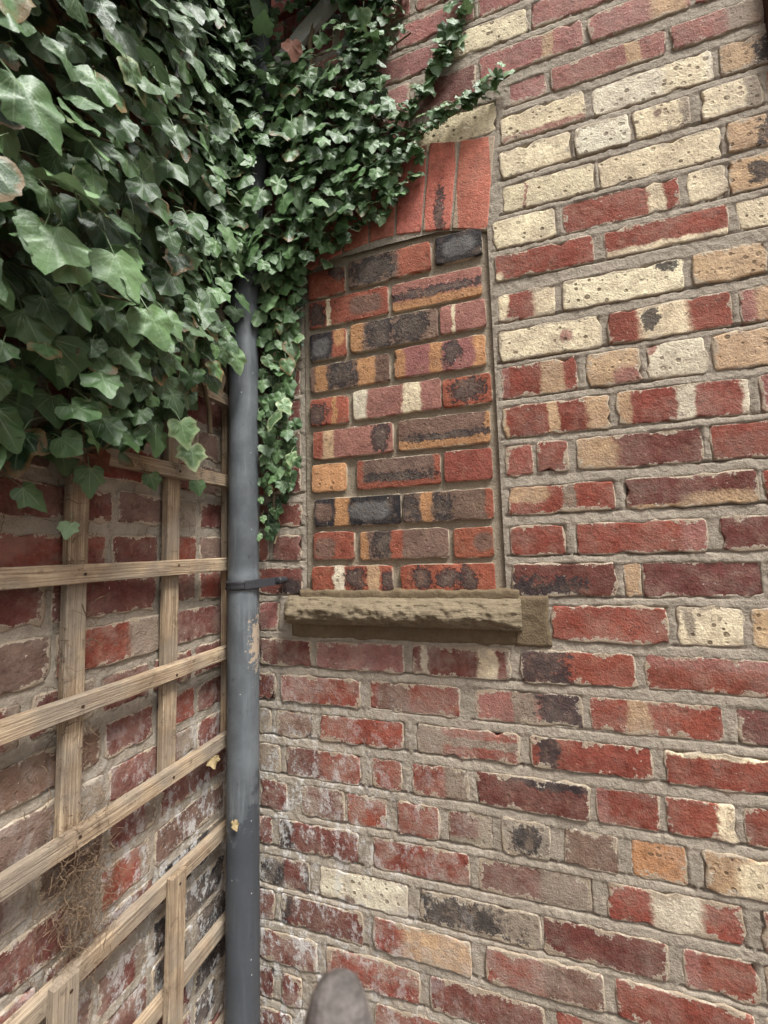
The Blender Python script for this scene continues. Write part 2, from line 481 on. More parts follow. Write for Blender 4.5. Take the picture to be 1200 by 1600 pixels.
def brick_mesh(ring, rng, bevel=0.0035, depth=0.045, wob=0.0012):
    n = len(ring)
    cx = sum(p[0] for p in ring) / n; cz = sum(p[1] for p in ring) / n
    V = []
    def ringv(k, y, jit):
        for (x, z) in ring:
            L = math.hypot(x - cx, z - cz) or 1
            dx, dz = (x - cx), (z - cz)
            # inset by a fixed amount on both axes
            sx = max(0.0, abs(dx) - k) * (1 if dx > 0 else -1)
            sz = max(0.0, abs(dz) - k) * (1 if dz > 0 else -1)
            V.append((cx + sx, y + rng.gauss(0, jit), cz + sz))
    ringv(0, depth, 0)
    ringv(0, bevel * 0.8, wob * 0.6)
    ringv(bevel * 0.35, bevel * 0.2, wob * 0.4)
    ringv(bevel * 1.0, 0.0, 0)
    ringv(bevel * 1.9, -0.0002, 0)
    F = []
    for r in range(4):
        for i in range(n):
            j = (i + 1) % n
            F.append((r * n + i, r * n + j, (r + 1) * n + j, (r + 1) * n + i))
    F.append(tuple(4 * n + i for i in range(n)))
    return mesh_np('brick', np.array(V), F)

def brick_props(o, code, patches, L, H, rng, pit=None, smear=1.0, wash=0.35):
    j = rng.uniform(0.86, 1.12)
    c = PAL[code]
    v_ = .025 if code in 'ywt' else .06
    q_ = rng.uniform(1 - v_, 1 + v_)
    if code in 'yw': j = 1 - abs(j - 1) * .7
    o['c0'] = [c[0] * j, c[1] * j * q_, c[2] * j * q_ * rng.uniform(1 - v_, 1 + v_)]
    ps = parse_patches(patches, L, H)
    for i, k in enumerate('ABCD'):
        if i < len(ps):
            q = ps[i]
            o['p' + k] = [q[1], q[2], q[3], q[4]]
            cc = PAL[q[0]]; jj = rng.uniform(.9, 1.08)
            o['c' + k] = [cc[0] * jj, cc[1] * jj, cc[2] * jj]
        else:
            o['p' + k] = [10.0, 0.01, 10.0, 0.01]
            o['c' + k] = [0.2, 0.1, 0.1]
    if pit is None:
        pit = {'y': 1.0, 't': 1.0, 'w': 0.85, 'o': 0.8, 'b': 0.5, 'g': 0.5, 'f': 0.55, 'p': 0.3}.get(code, 0.2)
    o['dim'] = [L / 2, H / 2, rng.random() * 5 + 0.1]
    if any(q[0] == 'k' for q in ps): wash *= .4
    o['par'] = [float(pit), float(smear), float(wash)]

def add_brick(wall, parent, ploc, u0, u1, z0, z1, code, patches, rng, proud=0.0, smear=1.0, wash=0.35,
              amp=0.0019, bevel=0.0030, pit=None, tilt=0.45):
    u0, u1, z0, z1 = u0 - .002, u1 + .002, z0 - .0022, z1 + .0022
    L, H = u1 - u0, z1 - z0
    me = brick_mesh(rough_ring(L / 2, H / 2, rng, amp=amp), rng, bevel)
    me.materials.append(M_BRICK)
    o = bpy.data.objects.new('brick', me)
    uc, zc = (u0 + u1) / 2, (z0 + z1) / 2
    t = math.radians(tilt)
    ry, rx, rz = rng.gauss(0, t), rng.gauss(0, t * 1.2), rng.gauss(0, t * 0.8)
    d = proud + rng.gauss(0, 0.0011)
    if wall == 'R':
        o.location = (uc, -d, zc); o.rotation_euler = (rx, ry, rz)
    else:
        o.location = (d, -uc, zc); o.rotation_euler = (rx, ry, rz + math.pi / 2)
    link(o, parent, ploc)
    brick_props(o, code, patches, L, H, rng, pit, smear, wash)
    return o

# u0, u1, z0, z1 on the wall in metres, colour, markings
OLD = [
 (0.173,0.342,2.893,2.96,'d',''),
 (0.362,0.571,2.893,2.96,'p',''),
 (0.589,0.775,2.893,2.96,'p',''),
 (0.083,0.237,2.803,2.869,'d',''),
 (0.258,0.513,2.803,2.869,'p',''),
 (0.532,0.736,2.803,2.869,'p',''),
 (0.751,0.878,2.803,2.869,'p',''),
 (0.128,0.398,2.712,2.779,'d',''),
 (0.417,0.648,2.712,2.779,'p',''),
 (0.66,0.861,2.712,2.779,'y',''),
 (0.873,1.056,2.712,2.779,'p',''),
 (1.067,1.256,2.712,2.779,'p',''),
 (0.083,0.297,2.621,2.688,'d',''),
 (0.317,0.561,2.621,2.688,'p',''),
 (0.578,0.732,2.588,2.675,'d',''),
 (0.745,0.982,2.621,2.688,'p','t.62-.73'),
 (0.996,1.198,2.621,2.688,'p','t.62-.95'),
 (1.207,1.366,2.621,2.688,'p',''),
 (0.026,0.192,2.53,2.587,'d',''),
 (0.213,0.412,2.53,2.587,'d',''),
 (0.431,0.558,2.509,2.612,'d',''),
 (0.571,0.778,2.479,2.559,'y',''),
 (0.81,0.895,2.53,2.587,'p',''),
 (0.91,1.145,2.53,2.587,'p','t.66-.78'),
 (1.157,1.321,2.53,2.587,'p','g.62-1.1'),
 (0.083,0.253,2.434,2.503,'d',''),
 (0.274,0.41,2.434,2.503,'r',''),
 (0.788,0.975,2.434,2.503,'y','Bp.25'),
 (0.993,1.225,2.434,2.503,'w','y.6-.95'),
 (1.239,1.349,2.434,2.503,'g','Et.25/.3/.5/.4 Ek.85/.3/.3/.5'),
 (0.027,0.201,2.345,2.413,'d',''),
 (0.222,0.37,2.345,2.413,'d',''),
 (0.771,0.94,2.345,2.413,'y',''),
 (0.951,1.061,2.345,2.413,'w',''),
 (1.072,1.176,2.345,2.413,'y','g.82-1.1 Eb.45/.06/.7/.12'),
 (1.198,1.301,2.345,2.413,'y','g.75-1.1'),
 (0.083,0.291,2.254,2.321,'d',''),
 (0.756,0.982,2.254,2.321,'y','p.24-.27'),
 (0.995,1.226,2.254,2.321,'y',''),
 (1.238,1.368,2.254,2.321,'t','Ek.7/.3/.4/.5'),
 (0.083,0.23,2.166,2.235,'d',''),
 (0.748,0.895,2.166,2.235,'y',''),
 (0.913,1.144,2.166,2.235,'r','y.74-.87'),
 (1.159,1.228,2.166,2.235,'y',''),
 (1.23,1.36,2.166,2.235,'t','Ek.5/.2/.5/.35'),
 (0.05,0.245,2.084,2.146,'d',''),
 (0.747,0.97,2.084,2.146,'r','Ey.0/.1/.0/.3'),
 (0.994,1.223,2.084,2.146,'r','By.22'),
 (1.24,1.382,2.084,2.146,'y',''),
 (0.167,0.244,1.981,2.047,'d',''),
 (0.748,0.885,1.981,2.047,'r','y-.1-.18 y.62-1.1'),
 (0.901,1.136,1.981,2.047,'y','Ek.86/.08/.9/.2'),
 (1.154,1.278,1.981,2.047,'t',''),
 (0.05,0.242,1.885,1.955,'d',''),
 (0.74,0.971,1.885,1.955,'y','Ep.68/.06/.5/.2'),
 (0.987,1.213,1.885,1.955,'r','y.27-.66 Ek.36/.07/.6/.35'),
 (1.229,1.363,1.885,1.955,'p','t.2-.6'),
 (0.165,0.241,1.795,1.869,'d',''),
 (0.748,0.919,1.795,1.869,'r','p-.1-.12 t.55-.82'),
 (0.939,1.042,1.795,1.869,'t','Ep.8/.3/.1/.4'),
 (1.058,1.161,1.795,1.869,'w','Ep.1/.12/.85/.15'),
 (1.175,1.296,1.795,1.869,'t',''),
 (0.093,0.24,1.701,1.773,'b',''),
 (0.739,0.978,1.701,1.773,'r','t-.1-.05 t.43-.54 t.78-1.1'),
 (0.995,1.229,1.701,1.773,'r','t-.1-.11 w.46-.6 w.93-1.1'),
 (1.246,1.384,1.701,1.773,'p',''),
 (0.093,0.164,1.612,1.681,'r',''),
 (0.184,0.241,1.612,1.681,'d',''),
 (0.741,0.814,1.612,1.681,'r',''),
 (0.825,0.888,1.612,1.681,'r',''),
 (0.909,1.14,1.612,1.681,'d','Et.12/.22/.4/.7'),
 (1.157,1.337,1.612,1.681,'r',''),
 (0.093,0.243,1.522,1.584,'d',''),
 (0.739,0.974,1.522,1.584,'r','Et.2/.2/.7/.3 g.52-.64'),
 (0.995,1.223,1.522,1.584,'d','Et.75/.3/.1/.35 Bt.15'),
 (1.235,1.365,1.522,1.584,'r',''),
 (0.092,0.119,1.43,1.494,'r',''),
 (0.137,0.24,1.43,1.494,'d',''),
 (0.742,0.87,1.43,1.494,'r',''),
 (0.896,1.133,1.43,1.494,'r','p.8-1.1'),
 (1.157,1.319,1.43,1.494,'d',''),
 (0.09,0.241,1.34,1.408,'d','Ek.8/.3/.1/.4'),
 (0.741,0.965,1.34,1.408,'d','Ek.2/.45/.1/.45'),
 (0.982,1.011,1.34,1.408,'t',''),
 (1.015,1.218,1.34,1.408,'d',''),
 (1.227,1.348,1.34,1.408,'r',''),
 (0.09,0.15,1.245,1.318,'p',''),
 (0.834,1.051,1.245,1.318,'r',''),
 (1.07,1.178,1.245,1.318,'y','Eg.2/.08/.6/.4'),
 (1.193,1.338,1.245,1.318,'t',''),
 (0.096,0.246,1.155,1.221,'d',''),
 (0.264,0.495,1.155,1.221,'p',''),
 (0.518,0.741,1.155,1.221,'d','w.1-.17 y.68-.86 g.95-1.1'),
 (0.766,0.987,1.155,1.221,'r','k-.1-.42'),
 (1.007,1.237,1.155,1.221,'r','Tp.35'),
 (0.09,0.141,1.064,1.13,'d',''),
 (0.16,0.38,1.064,1.13,'r','p.0-.4'),
 (0.407,0.625,1.064,1.13,'r','b.1-.45'),
 (0.661,0.882,1.064,1.13,'p','g.36-.6 k.6-1.1'),
 (0.898,1.13,1.064,1.13,'r','t.3-.48'),
 (1.153,1.284,1.064,1.13,'d',''),
 (0.09,0.125,0.977,1.039,'g',''),
 (0.144,0.249,0.977,1.039,'b',''),
 (0.27,0.489,0.977,1.039,'r',''),
 (0.523,0.749,0.977,1.039,'r','g-.1-.28 Eg.6/.7/.55/.14'),
 (0.776,1.003,0.977,1.039,'r','k.07-.25'),
 (1.027,1.23,0.977,1.039,'r','Ty.15'),
 (0.089,0.153,0.883,0.951,'g',''),
 (0.172,0.377,0.883,0.951,'d','r.5-1.1'),
 (0.409,0.481,0.883,0.951,'r',''),
 (0.509,0.637,0.883,0.951,'r','g.58-1.1'),
 (0.656,0.883,0.883,0.951,'d','Ek.65/.3/.9/.2'),
 (0.898,1.009,0.883,0.951,'r','p-.1-.22'),
 (1.022,1.135,0.883,0.951,'r','y.76-1.1'),
 (1.149,1.302,0.883,0.951,'r',''),
 (0.095,0.173,0.791,0.861,'d',''),
 (0.217,0.332,0.791,0.861,'d',''),
 (0.34,0.44,0.791,0.861,'r',''),
 (0.47,0.566,0.791,0.861,'r',''),
 (0.588,0.686,0.791,0.861,'g','Ed.3/.4/.6/.4'),
 (0.706,0.803,0.791,0.861,'g','Ek.5/.3/.5/.35'),
 (0.831,0.93,0.791,0.861,'b',''),
 (0.955,1.048,0.791,0.861,'o',''),
 (1.079,1.231,0.791,0.861,'t','Ey.7/.35/.4/.5'),
 (0.089,0.129,0.703,0.771,'d',''),
 (0.152,0.368,0.703,0.771,'d','k-.1-.2'),
 (0.404,0.631,0.703,0.771,'r',''),
 (0.651,0.879,0.703,0.771,'d','g.55-1.1'),
 (0.906,1.132,0.703,0.771,'r','w.34-.72'),
 (1.161,1.285,0.703,0.771,'r',''),
 (0.091,0.235,0.61,0.678,'k','d.5-.9'),
 (0.265,0.487,0.61,0.678,'w','Eb.35/.06/.1/.15'),
 (0.517,0.774,0.61,0.678,'g','Ek.35/.4/.5/.4'),
 (0.78,1.002,0.61,0.678,'d',''),
 (1.031,1.145,0.61,0.678,'r','p-.1-.25'),
 (1.159,1.275,0.61,0.678,'r',''),
 (0.087,0.134,0.525,0.593,'d',''),
 (0.156,0.375,0.525,0.593,'d','k-.1-.14'),
 (0.404,0.628,0.525,0.593,'r','t.3-1.1'),
 (0.659,0.886,0.525,0.593,'r','b.5-1.1'),
 (0.909,1.133,0.525,0.593,'r',''),
 (1.152,1.267,0.525,0.593,'d',''),
 (0.094,0.253,0.434,0.502,'d',''),
 (0.279,0.508,0.434,0.502,'r',''),
 (0.534,0.77,0.434,0.502,'d',''),
 (0.794,0.991,0.434,0.502,'r',''),
 (1.012,1.18,0.434,0.502,'d',''),
 (0.089,0.131,0.343,0.411,'d',''),
 (0.155,0.212,0.343,0.411,'d',''),
 (0.243,0.383,0.343,0.411,'r',''),
 (0.402,0.603,0.343,0.411,'r',''),
 (0.63,0.853,0.343,0.411,'r',''),
 (0.876,1.069,0.343,0.411,'d',''),
 (1.088,1.249,0.343,0.411,'r',''),
 (0.09,0.181,0.252,0.32,'d',''),
 (0.216,0.435,0.252,0.32,'r',''),
 (0.457,0.697,0.252,0.32,'d',''),
 (0.723,0.93,0.252,0.32,'r',''),
 (0.951,1.145,0.252,0.32,'r',''),
]
INFILL = [
 (0.254,0.362,2.149,2.227,'f','Ek.8/.25/.9/.3'),
 (0.376,0.599,2.151,2.236,'b','Ek.3/.3/.5/.45 f.62-1.1'),
 (0.613,0.727,2.164,2.235,'k','Es.5/.34/.5/.3'),
 (0.255,0.482,2.061,2.144,'f','y.23-.29 Eb.72/.2/.5/.35 Ek.1/.1/.5/.4'),
 (0.496,0.722,2.064,2.135,'p','Ek.5/.6/.5/.18 Bo.3'),
 (0.257,0.362,1.97,2.047,'k','Es.3/.22/.5/.3 f.62-1.1 Eo.8/.16/.75/.3'),
 (0.377,0.61,1.971,2.054,'b','o-.1-.16 Ek.36/.16/.5/.6 Ek.68/.2/.5/.6'),
 (0.618,0.727,1.981,2.049,'p','y.28-.36'),
 (0.256,0.48,1.884,1.954,'b','Ek.4/.2/.5/.5 o.06-.22 o.62-.82'),
 (0.497,0.723,1.882,1.964,'p','o-.1-.12 o.4-.54 Ek.65/.11/.55/.4 o.88-1.1'),
 (0.255,0.364,1.789,1.86,'f','Ek.2/.25/.4/.4 o.56-.72'),
 (0.38,0.611,1.789,1.869,'p','w-.1-.17 y.58-.78'),
 (0.618,0.731,1.792,1.862,'f','Ek.5/.35/.5/.42'),
 (0.263,0.484,1.696,1.77,'p','f-.1-.12 t.13-.28 Ek.85/.1/.5/.5'),
 (0.5,0.724,1.697,1.771,'b','Bo.28 Eo1/.05/.5/.8 Ek.5/.5/.35/.12'),
 (0.256,0.354,1.609,1.68,'o',''),
 (0.387,0.602,1.607,1.679,'b','f-.1-.08 f.93-1.1 Ek.5/.42/.3/.2 Bf.2'),
 (0.614,0.724,1.609,1.681,'r',''),
 (0.264,0.499,1.516,1.586,'k','Es.65/.22/.5/.3 Eb.12/.1/.5/.3 o.25-.42'),
 (0.507,0.722,1.517,1.585,'b','Ek.1/.12/.5/.45 o.22-.34 Ek.45/.1/.5/.45 f.92-1.1'),
 (0.259,0.372,1.431,1.499,'f','Eb.3/.25/.4/.35'),
 (0.391,0.614,1.429,1.497,'b','o-.1-.1 Ek.28/.15/.5/.5 f.36-.5'),
 (0.629,0.718,1.428,1.495,'f','Eb.75/.22/.5/.3'),
 (0.254,0.473,1.349,1.41,'f','w.3-.42 t.7-.84 Ek.55/.12/.5/.35 Ek.93/.06/.4/.4'),
 (0.496,0.718,1.344,1.411,'f','Ek.25/.12/.5/.4 Ek.5/.14/.5/.3 Ek.75/.1/.5/.4'),
]


ROWZ = [(2.96, 2.893), (2.869, 2.803), (2.779, 2.712), (2.688, 2.621), (2.587, 2.53), (2.503, 2.434), (2.413, 2.345), (2.321, 2.254), (2.235, 2.166), (2.146, 2.084), (2.047, 1.981), (1.955, 1.885), (1.869, 1.795), (1.773, 1.701), (1.681, 1.612), (1.584, 1.522), (1.494, 1.43), (1.408, 1.34), (1.318, 1.245), (1.221, 1.155), (1.13, 1.064), (1.039, 0.977), (0.951, 0.883), (0.861, 0.791), (0.771, 0.703), (0.678, 0.61), (0.593, 0.525), (0.502, 0.434), (0.411, 0.343), (0.32, 0.252)]

ARCH_B = [(.745, 2.222), (.655, 2.249), (.58, 2.262), (.508, 2.272), (.435, 2.272), (.36, 2.262), (.288, 2.246), (.236, 2.226)]
ARCH_T = [(.775, 2.463), (.685, 2.479), (.607, 2.498), (.527, 2.505), (.447, 2.505), (.367, 2.498), (.290, 2.48), (.226, 2.463)]

def clean_old(b):
    u0, u1, z0, z1, c, p = b
    if z1 > 1.35 and z0 < 2.46:
        lim0, lim1 = (0.222, 0.757) if z1 < 2.24 else (0.212, 0.783)
        if u0 < lim1 and u1 > lim0:
            if u0 < lim0 - 0.03: u1 = lim0
            elif u1 > lim1 + 0.03: u0 = lim1
            else: return None
    if 1.22 < (z0 + z1) / 2 < 1.34 and u0 < 0.83 and u1 > 0.18:
        if u0 < 0.15: u1 = min(u1, 0.178)
        elif u1 < 0.84: return None
        else: u0 = max(u0, 0.838)
    return (u0, u1, z0, z1, c, p)

OLD = [q for q in (clean_old(b) for b in OLD) if q]
# close the ends of each course behind the downpipe and beyond the frame
fill = []
for (z1, z0) in ROWZ:
    row = sorted([b for b in OLD if abs((b[2] + b[3]) / 2 - (z0 + z1) / 2) < 0.03])
    if not row: continue
    a = row[0][0]
    if a > 0.05: fill.append((max(0.012, a - 0.13), a - 0.014, z0, z1, 'd', ''))
    e = row[-1][1] + 0.014
    while e < 1.45:
        w = RNG.choice((0.22, 0.22, 0.106))
        fill.append((e, e + w, z0, z1, RNG.choice('rrdp'), '')); e += w + 0.013
OLD = OLD + fill

def mortar_sheet(name, wall, u0, u1, z0, z1, rects, step, mode, seed, holes=()):
    """sheet of mortar between the bricks, with the joint profile modelled"""
    nu, nz = int((u1 - u0) / step) + 1, int((z1 - z0) / step) + 1
    us, zs = np.linspace(u0, u1, nu), np.linspace(z0, z1, nz)
    U, Z = np.meshgrid(us, zs)
    td = np.full(U.shape, 9.0); bd = np.full(U.shape, 9.0); inside = np.zeros(U.shape, bool)
    near = np.full(U.shape, 9.0)
    for (a, b, c, d) in rects:
        i0, i1 = np.searchsorted(us, a - .03), np.searchsorted(us, b + .03)
        j0, j1 = np.searchsorted(zs, c - .04), np.searchsorted(zs, d + .04)
        sl = (slice(j0, j1), slice(i0, i1))
        u, z = U[sl], Z[sl]
        incol = (u > a - .011) & (u < b + .011)
        t = np.where(incol & (z <= c), c - z, 9.0); td[sl] = np.minimum(td[sl], t)
        t = np.where(incol & (z >= d), z - d, 9.0); bd[sl] = np.minimum(bd[sl], t)
        dx = np.maximum(np.maximum(a - u, u - b), 0); dz = np.maximum(np.maximum(c - z, z - d), 0)
        near[sl] = np.minimum(near[sl], np.hypot(dx, dz))
        inside[sl] |= (u > a + .004) & (u < b - .004) & (z > c + .004) & (z < d - .004)
    N = fbm(U, Z, 45, seed) ; N2 = fbm(U, Z, 160, seed + 9, 3); N3 = fbm(U, Z, 9, seed + 20, 2)
    bed = (td < .045) & (bd < .045)
    s = np.clip(td / np.maximum(td + bd, 1e-4), 0, 1)
    if mode == 'struck':       # weather-struck old pointing, worn
        D = np.where(bed, -0.0026 + 0.0026 * s, -0.0018)
        D = D + N * 0.0014 + N2 * 0.0016 + N3 * 0.0016
        crev = np.clip(1.15 - (td + N * 0.004) / 0.0042, 0, 1) * np.clip(0.75 + N3 * 2.2, 0.1, 1)
        D = D - 0.0095 * crev
        side = np.clip(1.1 - near / 0.003, 0, 1) * np.clip(N3 * 2 + N, 0, 1)
        D = D - 0.006 * side
    elif mode == 'flush':
        D = np.minimum(-0.0022 + N * 0.0026 + N2 * 0.0020 + N3 * 0.002, -0.0004 + N2 * 0.001)
    else:                       # raked new joint
        D = -0.0100 + 0.0015 * np.clip(1 - near / 0.006, 0, 1) + N * 0.0010 + N2 * 0.0006 + N3 * 0.0008
    D = np.where(inside, -0.0145, np.maximum(D, -0.0142))
    if wall == 'R': V = np.stack([U, -D, Z], -1)
    else: V = np.stack([D, -U, Z], -1)
    idx = np.arange(nu * nz).reshape(nz, nu)
    q = np.stack([idx[:-1, :-1], idx[:-1, 1:], idx[1:, 1:], idx[1:, :-1]], -1).reshape(-1, 4)
    if wall == 'L': pass
    keep = np.ones(len(q), bool)
    uc = ((U[:-1, :-1] + U[1:, 1:]) / 2).ravel(); zc = ((Z[:-1, :-1] + Z[1:, 1:]) / 2).ravel()
    for (a, b, c, d) in holes: keep &= ~((uc > a) & (uc < b) & (zc > c) & (zc < d))
    # drop what lies wholly behind bricks
    ins = inside.ravel()
    keep &= ~(ins[q].all(1))
    q = q[keep]
    used = np.unique(q); remap = np.zeros(nu * nz, int); remap[used] = np.arange(len(used))
    return mesh_np(name, V.reshape(-1, 3)[used], remap[q])

# ---- house wall with the bricked-up window
WR = (0.62, 0.0, 0.0)
wall_r = thing('brick_wall', WR, 'mixed red and cream brick house wall with the bricked-up arched window', 'wall')
me = mortar_sheet('mortar', 'R', 0.0, 1.45, 0.30, 3.0, [b[:4] for b in OLD], 0.0034, 'struck', 3,
                  holes=[(0.238, 0.742, 1.335, 2.252)])
me.materials.append(M_MORTAR)
link(bpy.data.objects.new('mortar', me), wall_r, WR)
rb = random.Random(21)
for b in OLD:
    low = min(1, max(0, (1.3 - b[2]) / .2)); near = min(1, max(0, (1.0 - b[0]) / .6))
    add_brick('R', wall_r, WR, *b, rb, smear=0.9 + .35 * low, wash=0.3 + low * (0.1 + 0.45 * near) * rb.uniform(.2, 1.1))

# masonry body behind the faces (also the mortar beyond the frame)
def wall_body(name, wall, u0, u1, z0, z1, d0=-0.0150, d1=-0.22):
    c = [(u, d, z) for u in (u0, u1) for d in (d0, d1) for z in (z0, z1)]
    V = np.array([(u, -d, z) if wall == 'R' else (d, -u, z) for u, d, z in c])
    F = [(0, 1, 3, 2), (4, 6, 7, 5), (0, 4, 5, 1), (2, 3, 7, 6), (0, 2, 6, 4), (1, 5, 7, 3)]
    me = mesh_np(name, V, F, False)
    me.materials.append(M_MORTAR)
    return bpy.data.objects.new(name, me)
link(wall_body('wall_core', 'R', -0.2, 3.4, 0.0, 3.6), wall_r, WR)

def far_bricks(wall, regions, rng):
    V, F = [], []
    for (u0, u1, z0, z1) in regions:
        z, r = z0, 0
        while z + 0.06 < z1:
            u = u0 + (0.0 if r % 2 else -0.05)
            while u < u1:
                w = rng.choice((0.22, 0.22, 0.106))
                a, b = max(u, u0), min(u + w, u1)
                if b - a > 0.03:
                    k = len(V); e = 0.003
                    for (d, i) in ((-0.0152, 0), (-0.001, 0), (0.001, e)):
                        for (x, y) in ((a + i, z + i), (b - i, z + i), (b - i, z + 0.068 - i), (a + i, z + 0.068 - i)):
                            V.append((x, -d, y) if wall == 'R' else (d, -x, y))
                    for q in range(2):
                        for i in range(4):
                            F.append((k + q * 4 + i, k + q * 4 + (i + 1) % 4, k + q * 4 + 4 + (i + 1) % 4, k + q * 4 + 4 + i))
                    F.append((k + 8, k + 9, k + 10, k + 11))
                u += w + 0.013
            z += 0.0905; r += 1
    me = mesh_np('brickwork', np.array(V), F, False)
    g = bpy.data.materials.get('far_brick')
    if g is None:
        q = NT('far_brick')
        pos = q.node('ShaderNodeNewGeometry').outputs['Position']
        rp = q.node('ShaderNodeNewGeometry').outputs['Random Per Island']
        c = q.mix(rp, lin(120, 58, 52), lin(172, 100, 82))
        c = q.mix(q.ss(q.noise(pos, 40, 5, .7), .45, .75, 0, .6), c, lin(150, 132, 112))
        g = q.done(c, 0.87, q.noise(pos, 70, 5, .7), 0.7, 0.004, 0.2)
    me.materials.append(g)
    return tag(bpy.data.objects.new('brickwork', me), kind='stuff')
link(far_bricks('R', [(0.005, 1.46, 0.02, 0.235), (1.475, 3.38, 0.02, 3.58), (0.005, 1.46, 2.99, 3.58)], random.Random(5)), wall_r, WR)

# ---- new brick infill panel
INF = []
for (a, b, c, d, code, p) in INFILL:
    m_, h = (c + d) / 2, min(d - c, 0.0735)
    INF.append((a, b, m_ - h / 2, m_ + h / 2, code, p))
me = mortar_sheet('infill_panel', 'R', 0.236, 0.744, 1.332, 2.256, [b[:4] for b in INF], 0.004, 'raked', 33)
me.materials.append(M_NEW)
infill = tag(link(bpy.data.objects.new('infill_panel', me), wall_r, WR), label='newer multicoloured brick panel filling the old window')
ri = random.Random(33)
for b in INF:
    add_brick('R', infill, None, *b, ri, proud=-0.001, smear=0.18, wash=0.06, amp=0.0009, bevel=0.0020, tilt=0.3)

# ---- gauged red arch
def archer():
    rr = random.Random(9)
    root = None
    # mortar body of the arch: a sheet just behind the voussoir faces
    n = len(ARCH_B)
    V, F = [], []
    for i in range(n):
        for (p, dz) in ((ARCH_B[i], -0.003), (ARCH_T[i], 0.004)):
            V.append((p[0], 0.0030, p[1] + dz)); V.append((p[0], 0.014, p[1] + dz))
    for i in range(n - 1):
        k = i * 4
        F += [(k, k + 2, k + 6, k + 4), (k, k + 4, k + 5, k + 1), (k + 2, k + 3, k + 7, k + 6)]
    me = mesh_np('arch', np.array(V), F, False); me.materials.append(M_NEW)
    arch = tag(link(bpy.data.objects.new('arch', me), wall_r, WR), label='bright red rubbed-brick arch over the blocked window')
    for i in range(n - 1):
        g = 0.003
        q = [ARCH_B[i + 1], ARCH_B[i], ARCH_T[i], ARCH_T[i + 1]]     # ccw seen from outside
        q = [(q[0][0] + g, q[0][1]), (q[1][0] - g, q[1][1]), (q[2][0] - g, q[2][1]), (q[3][0] + g, q[3][1])]
        cx = sum(p[0] for p in q) / 4; cz = sum(p[1] for p in q) / 4
        ring = []
        for k in range(4):
            a, b = q[k], q[(k + 1) % 4]
            m_ = 4 if k in (0, 2) else 12
            for s in range(m_):
                t = s / m_
                ring.append((a[0] + (b[0] - a[0]) * t - cx + rr.gauss(0, .0004), a[1] + (b[1] - a[1]) * t - cz + rr.gauss(0, .0004)))
        me = brick_mesh(ring, rr, 0.0022, 0.04, 0.0006); me.materials.append(M_BRICK)
        o = bpy.data.objects.new('voussoir', me)
        o.location = (cx, -0.0015 + rr.gauss(0, .0006), cz)
        link(o, arch)
        brick_props(o, 'f', 'Ek.45/.16/.2/.25' if i == 1 else '', 0.085, 0.25, rr, 0.2, 0.05, 0.12)
        o['c0'] = [v * rr.uniform(.96, 1.06) for v in lin(184, 110, 92)]
archer()

